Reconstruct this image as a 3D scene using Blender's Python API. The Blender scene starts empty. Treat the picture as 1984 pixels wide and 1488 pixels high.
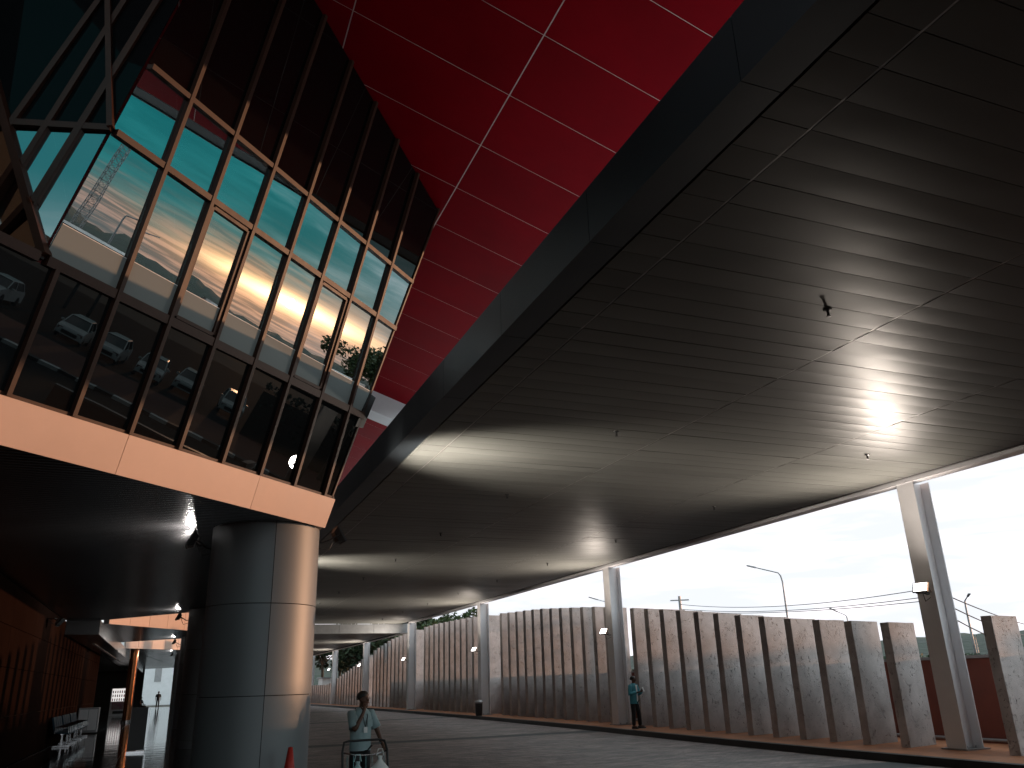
import bpy, math, random
from mathutils import Vector, Matrix, noise
random.seed(7)
PI = math.pi
scene = bpy.context.scene
COL = scene.collection

# ------------------------------------------------------------------ camera
cam_d = bpy.data.cameras.new('camera')
cam_d.sensor_width = 36.0
cam_d.lens = 1571.0 / 1984.0 * 36.0
cam_d.clip_start = 0.05
cam_d.clip_end = 4000
cam = bpy.data.objects.new('camera', cam_d)
COL.objects.link(cam)
CAM = Vector((0, 0, 1.75))
F_PX = 1571.0
def _basis():
    up = Vector((861 - 992, -3537 - 744, F_PX)).normalized()
    lx = 320.0
    ly = 744 - (up.x * (lx - 992) + up.z * F_PX) / up.y
    fy = Vector((lx - 992, ly - 744, F_PX)).normalized()
    fx = fy.cross(up)
    if fx.x < 0: fx = -fx
    return fx, fy, up
RX, RY, RU = _basis()
def to_world(v): return Vector((RX.dot(v), RY.dot(v), RU.dot(v)))
_r, _u, _f = to_world(Vector((1, 0, 0))), to_world(Vector((0, -1, 0))), to_world(Vector((0, 0, 1)))
cam.matrix_world = Matrix(((_r.x, _u.x, -_f.x, CAM.x), (_r.y, _u.y, -_f.y, CAM.y), (_r.z, _u.z, -_f.z, CAM.z), (0, 0, 0, 1)))
scene.camera = cam

# ------------------------------------------------------------------ sky, sun, exposure
SUN_EL = math.radians(2.85)
SUN = Vector((math.cos(SUN_EL), -0.005, math.sin(SUN_EL))).normalized()
world = bpy.data.worlds.new('World')
scene.world = world
world.use_nodes = True
def build_world():
    nt = world.node_tree; N = nt.nodes; L = nt.links
    N.clear()
    out = N.new('ShaderNodeOutputWorld'); bg = N.new('ShaderNodeBackground'); L.new(bg.outputs[0], out.inputs[0])
    tc = N.new('ShaderNodeTexCoord'); sep = N.new('ShaderNodeSeparateXYZ'); L.new(tc.outputs['Generated'], sep.inputs[0])
    def math_(op, a, b=None, c=None, clamp=False):
        n = N.new('ShaderNodeMath'); n.operation = op; n.use_clamp = clamp
        for i, v in enumerate((a, b, c)):
            if v is None: continue
            if isinstance(v, (int, float)): n.inputs[i].default_value = v
            else: L.new(v, n.inputs[i])
        return n.outputs[0]
    def rng(v, a, b, c=0.0, d=1.0):
        n = N.new('ShaderNodeMapRange'); n.interpolation_type = 'SMOOTHSTEP'
        L.new(v, n.inputs[0])
        for i, k in enumerate((a, b, c, d)): n.inputs[i + 1].default_value = k
        return n.outputs[0]
    def mix(f, a, b, mode='MIX'):
        n = N.new('ShaderNodeMix'); n.data_type = 'RGBA'; n.blend_type = mode
        if isinstance(f, (int, float)): n.inputs[0].default_value = f
        else: L.new(f, n.inputs[0])
        for i, v in ((6, a), (7, b)):
            if isinstance(v, tuple): n.inputs[i].default_value = (*v, 1)
            else: L.new(v, n.inputs[i])
        return n.outputs[2]
    x, y, z = sep.outputs
    hl = math_('SQRT', math_('ADD', math_('MULTIPLY', x, x), math_('MULTIPLY', y, y)))
    north = math_('DIVIDE', y, math_('ADD', hl, 1e-4))
    el = math_('ARCTAN2', z, hl)                    # elevation
    az = math_('ARCTAN2', y, x)                     # azimuth from the sun's side
    # streaky cloud noise, stretched along the horizon
    comb = N.new('ShaderNodeCombineXYZ')
    L.new(math_('MULTIPLY', az, 2.2), comb.inputs[0]); L.new(math_('MULTIPLY', el, 17.0), comb.inputs[1])
    nz = N.new('ShaderNodeTexNoise'); nz.inputs['Scale'].default_value = 2.6; nz.inputs['Detail'].default_value = 7; nz.inputs['Roughness'].default_value = 0.58
    nz.inputs['Distortion'].default_value = 0.3
    L.new(comb.outputs[0], nz.inputs['Vector'])
    cloud = nz.outputs['Fac']
    comb2 = N.new('ShaderNodeCombineXYZ')
    L.new(math_('MULTIPLY', az, 3.0), comb2.inputs[0]); L.new(math_('MULTIPLY', el, 60.0), comb2.inputs[1])
    nz2 = N.new('ShaderNodeTexNoise'); nz2.inputs['Scale'].default_value = 3.4; nz2.inputs['Detail'].default_value = 6; nz2.inputs['Distortion'].default_value = 0.15
    L.new(comb2.outputs[0], nz2.inputs['Vector'])
    streak = nz2.outputs['Fac']
    # clear part: deep teal above, mauve haze towards the horizon, cloud streaks
    teal = mix(rng(cloud, 0.35, 0.7), (0.004, 0.47, 0.52), (0.035, 0.68, 0.73))
    mauve = mix(rng(streak, 0.42, 0.62), (0.28, 0.40, 0.44), (1.2, 0.86, 0.76))
    elw = math_('ADD', el, math_('MULTIPLY', math_('SUBTRACT', cloud, 0.5), 0.10))
    west = mix(rng(elw, math.radians(1.8), math.radians(5.2)), mauve, teal)
    # bright cloud sheet towards the north
    sheet = mix(rng(cloud, 0.40, 0.72), (1.42, 1.48, 1.58), (2.5, 2.3, 2.4))
    sheet_hi = mix(rng(el, math.radians(18), math.radians(60)), sheet, (0.8, 1.0, 1.06))
    nshift = math_('ADD', north, math_('MULTIPLY', math_('SUBTRACT', cloud, 0.5), 0.35))
    south = mix(rng(el, math.radians(12), math.radians(26)), mix(rng(cloud, 0.38, 0.66), (2.1, 2.4, 2.5), (3.0, 3.05, 3.1)), (0.08, 0.52, 0.58))
    west = mix(rng(nshift, -0.48, -0.30), south, west)
    sky = mix(rng(nshift, -0.10, 0.42), west, sheet_hi)
    # high cloud deck above the clear strip in the west
    deck = mix(rng(cloud, 0.36, 0.66), (1.4, 1.85, 1.98), (2.9, 3.05, 3.15))
    dk = math_('MULTIPLY', rng(elw, math.radians(13), math.radians(22)), rng(x, -0.25, 0.05))
    sky = mix(dk, sky, deck)
    # sunset glow round the sun
    daz = math_('SUBTRACT', az, math.atan2(SUN.y, SUN.x)); dl = math_('SUBTRACT', el, SUN_EL)
    def gauss(sa, se, off=0.0):
        a = math_('POWER', math_('DIVIDE', daz, math.radians(sa)), 2.0)
        d_ = math_('ADD', dl, math_('MULTIPLY', daz, off))
        b = math_('POWER', math_('DIVIDE', d_, math.radians(se)), 2.0)
        return math_('EXPONENT', math_('MULTIPLY', math_('ADD', a, b), -1.0))
    wide = gauss(8, 3.2)
    g1 = mix(wide, (0, 0, 0), (1.7, 0.62, 0.16))
    g1 = mix(math_('MULTIPLY', rng(streak, 0.36, 0.6, 0.35, 1.0), 1.0), (0, 0, 0), g1)
    core = gauss(4.4, 0.50, -0.03)
    g2 = mix(core, (0, 0, 0), (14.0, 8.6, 4.2))
    low = gauss(9, 1.1, 0.0)
    g3 = mix(low, (0, 0, 0), (1.8, 0.7, 0.15))
    sky = mix(rng(el, math.radians(9.0), math.radians(0.5)), sky, mix(1.0, sky, g1, 'ADD'))
    sky = mix(1.0, sky, g2, 'ADD'); sky = mix(1.0, sky, g3, 'ADD')
    # physical sky adds the overall daylight
    ns = N.new('ShaderNodeTexSky'); ns.sky_type = 'NISHITA'; ns.sun_disc = False
    ns.sun_elevation = SUN_EL; ns.sun_rotation = math.radians(90.3)
    sky = mix(0.003, sky, ns.outputs[0], 'ADD')
    L.new(sky, bg.inputs[0]); bg.inputs[1].default_value = 1.0
build_world()
sun_d = bpy.data.lights.new('sun', 'SUN'); sun_d.energy = 3.7; sun_d.color = (1.0, 0.50, 0.26); sun_d.angle = math.radians(0.6)
sun_o = bpy.data.objects.new('sun', sun_d); COL.objects.link(sun_o)
sun_o.rotation_euler = (-SUN).to_track_quat('-Z', 'Y').to_euler()
scene.view_settings.view_transform = 'Standard'
scene.view_settings.look = 'None'
scene.view_settings.exposure = -0.6
scene.view_settings.gamma = 1.0
scene.view_settings.use_curve_mapping = False
scene.cycles.caustics_reflective = False
scene.cycles.caustics_refractive = False

# ------------------------------------------------------------------ materials
MATS = {}
def mat(name, base, rough=0.5, metal=0.0, var=0.0, vscale=3.0, bump=0.0, bscale=20.0, bdetail=5, stretch=None, spec=None, col2=None, emit=None, orand=0.0):
    if name in MATS: return MATS[name]
    m = bpy.data.materials.new(name); m.use_nodes = True
    nt = m.node_tree; N = nt.nodes; L = nt.links; b = N['Principled BSDF']
    b.inputs['Base Color'].default_value = (*base, 1); b.inputs['Roughness'].default_value = rough; b.inputs['Metallic'].default_value = metal
    if spec is not None: b.inputs['Specular IOR Level'].default_value = spec
    if emit: b.inputs['Emission Color'].default_value = (*emit[0], 1); b.inputs['Emission Strength'].default_value = emit[1]
    tc = N.new('ShaderNodeTexCoord'); mp = N.new('ShaderNodeMapping'); L.new(tc.outputs['Object'], mp.inputs[0])
    oi = N.new('ShaderNodeObjectInfo'); va = N.new('ShaderNodeVectorMath'); va.operation = 'ADD'
    L.new(mp.outputs[0], va.inputs[0])
    sc = N.new('ShaderNodeVectorMath'); sc.operation = 'SCALE'; sc.inputs[0].default_value = (37, 53, 71); L.new(oi.outputs['Random'], sc.inputs['Scale'])
    L.new(sc.outputs[0], va.inputs[1])
    if stretch: mp.inputs['Scale'].default_value = stretch
    if var or col2:
        nz = N.new('ShaderNodeTexNoise'); nz.inputs['Scale'].default_value = vscale; nz.inputs['Detail'].default_value = 6; nz.inputs['Roughness'].default_value = 0.65
        L.new(va.outputs[0], nz.inputs['Vector'])
        cr = N.new('ShaderNodeValToRGB'); cr.color_ramp.elements[0].position = 0.3; cr.color_ramp.elements[1].position = 0.72
        c2 = col2 if col2 else tuple(c * (1 + var) for c in base)
        c1 = base if col2 else tuple(c * (1 - var) for c in base)
        cr.color_ramp.elements[0].color = (*c1, 1); cr.color_ramp.elements[1].color = (*c2, 1)
        L.new(nz.outputs['Fac'], cr.inputs[0]); L.new(cr.outputs[0], b.inputs['Base Color'])
        mr = N.new('ShaderNodeMapRange'); L.new(nz.outputs['Fac'], mr.inputs[0])
        mr.inputs[3].default_value = max(0.02, rough * 0.82); mr.inputs[4].default_value = min(1, rough * 1.2)
        L.new(mr.outputs[0], b.inputs['Roughness'])
    if orand:
        src = b.inputs['Base Color'].links[0].from_socket if b.inputs['Base Color'].links else None
        mr2 = N.new('ShaderNodeMapRange'); L.new(oi.outputs['Random'], mr2.inputs[0]); mr2.inputs[3].default_value = 1 - orand; mr2.inputs[4].default_value = 1 + orand
        mm = N.new('ShaderNodeMix'); mm.data_type = 'RGBA'; mm.blend_type = 'MULTIPLY'; mm.inputs[0].default_value = 1.0
        if src: L.new(src, mm.inputs[6])
        else: mm.inputs[6].default_value = (*base, 1)
        cc = N.new('ShaderNodeCombineColor')
        for q in range(3): L.new(mr2.outputs[0], cc.inputs[q])
        L.new(cc.outputs[0], mm.inputs[7]); L.new(mm.outputs[2], b.inputs['Base Color'])
    if bump:
        n2 = N.new('ShaderNodeTexNoise'); n2.inputs['Scale'].default_value = bscale; n2.inputs['Detail'].default_value = bdetail
        L.new(va.outputs[0], n2.inputs['Vector'])
        bp = N.new('ShaderNodeBump'); bp.inputs['Strength'].default_value = 1.0; bp.inputs['Distance'].default_value = bump
        L.new(n2.outputs['Fac'], bp.inputs['Height']); L.new(bp.outputs[0], b.inputs['Normal'])
    MATS[name] = m
    return m

def glass_mat(name, refl, tint, opaque=False, base=(0.006, 0.007, 0.008)):
    m = bpy.data.materials.new(name); m.use_nodes = True
    nt = m.node_tree; N = nt.nodes; L = nt.links; N.clear()
    out = N.new('ShaderNodeOutputMaterial'); mx = N.new('ShaderNodeMixShader'); mx.inputs[0].default_value = refl
    g = N.new('ShaderNodeBsdfGlossy'); g.inputs['Color'].default_value = (0.96, 1, 1, 1); g.inputs['Roughness'].default_value = 0.0
    if opaque:
        a = N.new('ShaderNodeBsdfDiffuse'); a.inputs[0].default_value = (*base, 1)
    else:
        a = N.new('ShaderNodeBsdfTransparent'); a.inputs[0].default_value = (*tint, 1)
    tc = N.new('ShaderNodeTexCoord'); nz = N.new('ShaderNodeTexNoise'); nz.inputs['Scale'].default_value = 1.1; nz.inputs['Detail'].default_value = 1
    oi = N.new('ShaderNodeObjectInfo'); va = N.new('ShaderNodeVectorMath'); va.operation = 'ADD'
    sc = N.new('ShaderNodeVectorMath'); sc.operation = 'SCALE'; sc.inputs[0].default_value = (17, 31, 13); L.new(oi.outputs['Random'], sc.inputs['Scale'])
    L.new(tc.outputs['Object'], va.inputs[0]); L.new(sc.outputs[0], va.inputs[1]); L.new(va.outputs[0], nz.inputs['Vector'])
    bp = N.new('ShaderNodeBump'); bp.inputs['Distance'].default_value = 0.0009; bp.inputs['Strength'].default_value = 1
    L.new(nz.outputs['Fac'], bp.inputs['Height']); L.new(bp.outputs[0], g.inputs['Normal'])
    L.new(a.outputs[0], mx.inputs[1]); L.new(g.outputs[0], mx.inputs[2]); L.new(mx.outputs[0], out.inputs[0])
    return m

def pale_strip_mat():  # even pale diffuse colour for the strip low on each vision pane
    m = bpy.data.materials.new('pale_strip'); m.use_nodes = True
    nt = m.node_tree; N = nt.nodes; L = nt.links; N.clear()
    out = N.new('ShaderNodeOutputMaterial'); d = N.new('ShaderNodeBsdfDiffuse'); d.inputs[0].default_value = (0.20, 0.225, 0.225, 1)
    t = N.new('ShaderNodeBsdfTransparent'); t.inputs[0].default_value = (0.8, 0.85, 0.85, 1)
    g = N.new('ShaderNodeBsdfGlossy'); g.inputs['Roughness'].default_value = 0.12; g.inputs['Color'].default_value = (0.95, 1, 1, 1)
    m1 = N.new('ShaderNodeMixShader'); m1.inputs[0].default_value = 0.45; L.new(d.outputs[0], m1.inputs[1]); L.new(t.outputs[0], m1.inputs[2])
    m2 = N.new('ShaderNodeMixShader'); m2.inputs[0].default_value = 0.0; L.new(m1.outputs[0], m2.inputs[1]); L.new(g.outputs[0], m2.inputs[2])
    L.new(d.outputs[0], out.inputs[0]); return m

def emit_mat(name, col, s):
    m = bpy.data.materials.new(name); m.use_nodes = True
    N = m.node_tree.nodes; N.clear()
    o = N.new('ShaderNodeOutputMaterial'); e = N.new('ShaderNodeEmission'); e.inputs[0].default_value = (*col, 1); e.inputs[1].default_value = s
    m.node_tree.links.new(e.outputs[0], o.inputs[0]); return m

def concrete_mat():
    m = mat('rough_concrete', (0.47, 0.435, 0.43), 0.85, var=0.22, vscale=1.6)
    nt = m.node_tree; N = nt.nodes; L = nt.links; b = N['Principled BSDF']
    va = [n for n in N if n.type == 'VECT_MATH' and n.operation == 'ADD'][0]
    # scattered gouges, elongated upright
    mp = N.new('ShaderNodeMapping'); mp.inputs['Scale'].default_value = (1, 1, 0.55); L.new(va.outputs[0], mp.inputs[0])
    vo = N.new('ShaderNodeTexNoise'); vo.inputs['Scale'].default_value = 21; vo.inputs['Detail'].default_value = 3.0; vo.inputs['Distortion'].default_value = 1.4; L.new(mp.outputs[0], vo.inputs['Vector'])
    big = N.new('ShaderNodeTexNoise'); big.inputs['Scale'].default_value = 2.6; big.inputs['Detail'].default_value = 2; L.new(va.outputs[0], big.inputs['Vector'])
    mr = N.new('ShaderNodeMapRange'); L.new(vo.outputs['Fac'], mr.inputs[0]); mr.inputs[1].default_value = 0.60; mr.inputs[2].default_value = 0.68
    mk = N.new('ShaderNodeMapRange'); L.new(big.outputs['Fac'], mk.inputs[0]); mk.inputs[1].default_value = 0.42; mk.inputs[2].default_value = 0.55
    mul = N.new('ShaderNodeMath'); mul.operation = 'MULTIPLY'; L.new(mr.outputs[0], mul.inputs[0]); L.new(mk.outputs[0], mul.inputs[1])
    fine = N.new('ShaderNodeTexNoise'); fine.inputs['Scale'].default_value = 60; fine.inputs['Detail'].default_value = 4; L.new(va.outputs[0], fine.inputs['Vector'])
    ad = N.new('ShaderNodeMath'); ad.operation = 'MULTIPLY_ADD'; L.new(fine.outputs['Fac'], ad.inputs[0]); ad.inputs[1].default_value = 0.12; L.new(mul.outputs[0], ad.inputs[2])
    cr = [n for n in N if n.type == 'VALTORGB'][0]
    mx = N.new('ShaderNodeMix'); mx.data_type = 'RGBA'; L.new(mul.outputs[0], mx.inputs[0]); L.new(cr.outputs[0], mx.inputs[6]); mx.inputs[7].default_value = (0.25, 0.23, 0.22, 1)
    L.new(mx.outputs[2], b.inputs['Base Color'])
    bp = N.new('ShaderNodeBump'); bp.inputs['Distance'].default_value = -0.06; bp.inputs['Strength'].default_value = 1.0
    L.new(ad.outputs[0], bp.inputs['Height']); L.new(bp.outputs[0], b.inputs['Normal'])
    return m

def paver_mat():
    m = mat('road_pavers', (0.235, 0.20, 0.195), 0.5, var=0.5, vscale=0.8)
    nt = m.node_tree; N = nt.nodes; L = nt.links; b = N['Principled BSDF']
    va = [n for n in N if n.type == 'VECT_MATH' and n.operation == 'ADD'][0]
    cr = [n for n in N if n.type == 'VALTORGB'][0]
    br = N.new('ShaderNodeTexBrick'); br.inputs['Scale'].default_value = 1.0; br.inputs['Brick Width'].default_value = 0.22; br.inputs['Row Height'].default_value = 0.11
    br.inputs['Mortar Size'].default_value = 0.006; br.inputs['Color1'].default_value = (0.75, 0.72, 0.72, 1); br.inputs['Color2'].default_value = (1.25, 1.18, 1.15, 1); br.inputs['Mortar'].default_value = (0.35, 0.35, 0.36, 1)
    L.new(va.outputs[0], br.inputs['Vector'])
    mx = N.new('ShaderNodeMix'); mx.data_type = 'RGBA'; mx.blend_type = 'MULTIPLY'; mx.inputs[0].default_value = 1
    L.new(cr.outputs[0], mx.inputs[6]); L.new(br.outputs['Color'], mx.inputs[7])
    st = N.new('ShaderNodeMapping'); st.inputs['Scale'].default_value = (0.55, 1.6, 1); L.new(va.outputs[0], st.inputs[0])
    nb = N.new('ShaderNodeTexNoise'); nb.inputs['Scale'].default_value = 1.5; nb.inputs['Detail'].default_value = 9; nb.inputs['Roughness'].default_value = 0.75; L.new(st.outputs[0], nb.inputs['Vector'])
    rb = N.new('ShaderNodeValToRGB'); rb.color_ramp.elements[0].position = 0.36; rb.color_ramp.elements[1].position = 0.66
    rb.color_ramp.elements[0].color = (0.42, 0.44, 0.46, 1); rb.color_ramp.elements[1].color = (1.45, 1.38, 1.36, 1); L.new(nb.outputs['Fac'], rb.inputs[0])
    m3 = N.new('ShaderNodeMix'); m3.data_type = 'RGBA'; m3.blend_type = 'MULTIPLY'; m3.inputs[0].default_value = 1
    L.new(mx.outputs[2], m3.inputs[6]); L.new(rb.outputs[0], m3.inputs[7]); L.new(m3.outputs[2], b.inputs['Base Color'])
    bp = N.new('ShaderNodeBump'); bp.inputs['Distance'].default_value = 0.006; L.new(br.outputs['Fac'], bp.inputs['Height']); bp.invert = True
    n3 = N.new('ShaderNodeTexNoise'); n3.inputs['Scale'].default_value = 2.5; n3.inputs['Detail'].default_value = 8; L.new(va.outputs[0], n3.inputs['Vector'])
    bp2 = N.new('ShaderNodeBump'); bp2.inputs['Distance'].default_value = 0.07; L.new(n3.outputs['Fac'], bp2.inputs['Height']); L.new(bp.outputs[0], bp2.inputs['Normal'])
    L.new(bp2.outputs[0], b.inputs['Normal'])
    return m

def tile_mat():
    m = mat('polished_dark_tile', (0.022, 0.022, 0.024), 0.07, var=0.25, vscale=1.0)
    nt = m.node_tree; N = nt.nodes; L = nt.links; b = N['Principled BSDF']
    va = [n for n in N if n.type == 'VECT_MATH' and n.operation == 'ADD'][0]
    br = N.new('ShaderNodeTexBrick'); br.offset = 0; br.inputs['Scale'].default_value = 1.0; br.inputs['Brick Width'].default_value = 0.8; br.inputs['Row Height'].default_value = 0.8
    br.inputs['Mortar Size'].default_value = 0.006; L.new(va.outputs[0], br.inputs['Vector'])
    bp = N.new('ShaderNodeBump'); bp.inputs['Distance'].default_value = 0.004; bp.invert = True; L.new(br.outputs['Fac'], bp.inputs['Height'])
    n3 = N.new('ShaderNodeTexNoise'); n3.inputs['Scale'].default_value = 1.4; n3.inputs['Detail'].default_value = 1; L.new(va.outputs[0], n3.inputs['Vector'])
    bp2 = N.new('ShaderNodeBump'); bp2.inputs['Distance'].default_value = 0.004; L.new(n3.outputs['Fac'], bp2.inputs['Height']); L.new(bp.outputs[0], bp2.inputs['Normal'])
    L.new(bp2.outputs[0], b.inputs['Normal']); return m

def column_mat():
    m = mat('column_cladding', (0.20, 0.215, 0.225), 0.52, metal=0.35, var=0.06, vscale=0.8, bump=0.0015, bscale=2.0, bdetail=1, stretch=(1, 1, 0.2))
    return m

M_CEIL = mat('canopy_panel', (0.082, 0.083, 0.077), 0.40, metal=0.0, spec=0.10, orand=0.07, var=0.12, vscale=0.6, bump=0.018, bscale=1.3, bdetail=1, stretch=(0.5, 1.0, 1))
M_FASC = mat('fascia_dark', (0.016, 0.020, 0.024), 0.4, metal=0.4, var=0.15, vscale=0.7, bump=0.01, bscale=0.8, bdetail=1)
M_GAP = mat('joint_shadow', (0.012, 0.012, 0.013), 0.8)
M_STRIP = mat('joint_strip_metal', (0.22, 0.21, 0.20), 0.35, metal=0.6)
M_ROOFTOP = mat('canopy_roof_sheet', (0.82, 0.82, 0.82), 0.5, metal=0.2, var=0.15, vscale=0.5)
M_RED = mat('red_soffit_panel', (0.22, 0.0005, 0.006), 0.5, spec=0.05, orand=0.08, var=0.16, vscale=0.5, bump=0.004, bscale=1.2, bdetail=1)
M_SEAL = mat('pale_sealant', (0.72, 0.60, 0.55), 0.6)
M_WHITE = mat('white_paint', (0.76, 0.75, 0.77), 0.4, var=0.06, vscale=1.5, bump=0.003, bscale=3)
M_FRAME = mat('dark_bronze_frame', (0.042, 0.017, 0.011), 0.45, metal=0.0, spec=0.25, var=0.18, vscale=4.0)
M_BAND = mat('champagne_band', (0.60, 0.43, 0.36), 0.45, metal=0.0, orand=0.04, var=0.08, vscale=0.7, bump=0.003, bscale=1.0, bdetail=1)
M_SLAT = mat('dark_soffit_metal', (0.09, 0.09, 0.094), 0.25, metal=0.9, var=0.2, vscale=0.4)
M_INNER = mat('dark_interior', (0.02, 0.018, 0.017), 0.7, var=0.2, vscale=0.6)
M_COLM = column_mat()
M_CONC = concrete_mat()
M_ROAD = paver_mat()
M_TILE = tile_mat()
M_STRIPE = mat('dark_paver_strip', (0.035, 0.042, 0.045), 0.6, var=0.3, vscale=2, bump=0.01, bscale=6)
M_WALK = mat('terracotta_paving', (0.36, 0.14, 0.062), 0.7, var=0.35, vscale=1.3, bump=0.006, bscale=14)
M_KERB = mat('black_kerb', (0.018, 0.018, 0.018), 0.6, var=0.3, vscale=3, bump=0.006, bscale=12)
M_KWHITE = mat('white_kerb_paint', (0.7, 0.7, 0.7), 0.6, var=0.1, vscale=3)
M_REDWALL = mat('red_brown_wall', (0.17, 0.045, 0.03), 0.7, var=0.15, vscale=1.5, bump=0.004, bscale=8)
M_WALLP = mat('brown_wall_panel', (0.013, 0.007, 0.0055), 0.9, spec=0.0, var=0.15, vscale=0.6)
M_GROUND = mat('ground_soil', (0.06, 0.055, 0.045), 0.9, var=0.3, vscale=0.2, bump=0.02, bscale=2)
M_ASPH = mat('asphalt', (0.020, 0.021, 0.022), 0.9, spec=0.05, var=0.25, vscale=0.8, bump=0.006, bscale=30)
M_HILL = mat('wooded_hill', (0.020, 0.030, 0.018), 0.9, var=0.5, vscale=0.05, bump=2.0, bscale=0.12, bdetail=8)
M_LEAF = mat('leaves', (0.035, 0.060, 0.018), 0.6, col2=(0.075, 0.10, 0.03), vscale=1.2)
M_LEAFD = mat('leaves_dark', (0.020, 0.036, 0.016), 0.6, col2=(0.045, 0.065, 0.025), vscale=0.8)
M_BARK = mat('bark', (0.07, 0.05, 0.035), 0.9, var=0.3, vscale=8, bump=0.01, bscale=20)
M_GREY = mat('galvanised', (0.30, 0.30, 0.31), 0.45, metal=0.5, var=0.1)
M_BLACK = mat('black_plastic', (0.012, 0.012, 0.013), 0.45, var=0.2, vscale=8)
M_CHROME = mat('steel_tube', (0.5, 0.5, 0.52), 0.22, metal=1.0, var=0.05)
M_COPPER = mat('copper_column', (0.22, 0.085, 0.035), 0.25, metal=0.8, var=0.1)
M_CONE = mat('cone_red', (0.55, 0.03, 0.02), 0.5, var=0.1)
M_SKIN = mat('skin', (0.09, 0.038, 0.022), 0.5, var=0.1, vscale=6)
M_HAIR = mat('black_hair', (0.008, 0.007, 0.006), 0.5, bump=0.003, bscale=80)
M_SHIRT = mat('pale_shirt', (0.28, 0.38, 0.40), 0.75, var=0.08, vscale=6, bump=0.006, bscale=9, bdetail=3)
M_JACKET = mat('teal_jacket', (0.05, 0.27, 0.33), 0.6, var=0.2, vscale=6, bump=0.01, bscale=9, bdetail=3)
M_TEE = mat('white_cloth', (0.75, 0.75, 0.74), 0.8, var=0.05, bump=0.004, bscale=12)
M_TROUS = mat('black_trousers', (0.010, 0.010, 0.012), 0.75, var=0.2, bump=0.005, bscale=10)
M_SEAT = mat('blue_seat', (0.010, 0.028, 0.045), 0.6, spec=0.15, var=0.1)
M_LAMPON = emit_mat('lit_lens', (1.0, 0.93, 0.86), 14.0)
M_PALE = pale_strip_mat()
G_VIS = glass_mat('vision_glass', 0.36, (0.28, 0.34, 0.34))
G_SPAN = glass_mat('spandrel_glass', 0.035, None, True)
G_TOP = glass_mat('upper_glass', 0.045, None, True, (0.003, 0.003, 0.003))  # dark overhang reflection put into the glass: near-black, barely mirroring
G_DARK = glass_mat('dark_reflection_glass', 0.008, None, True)  # upper folded panes: dark roof reflection painted in as black
G_CAR = glass_mat('car_glass', 0.12, None, True)

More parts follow.
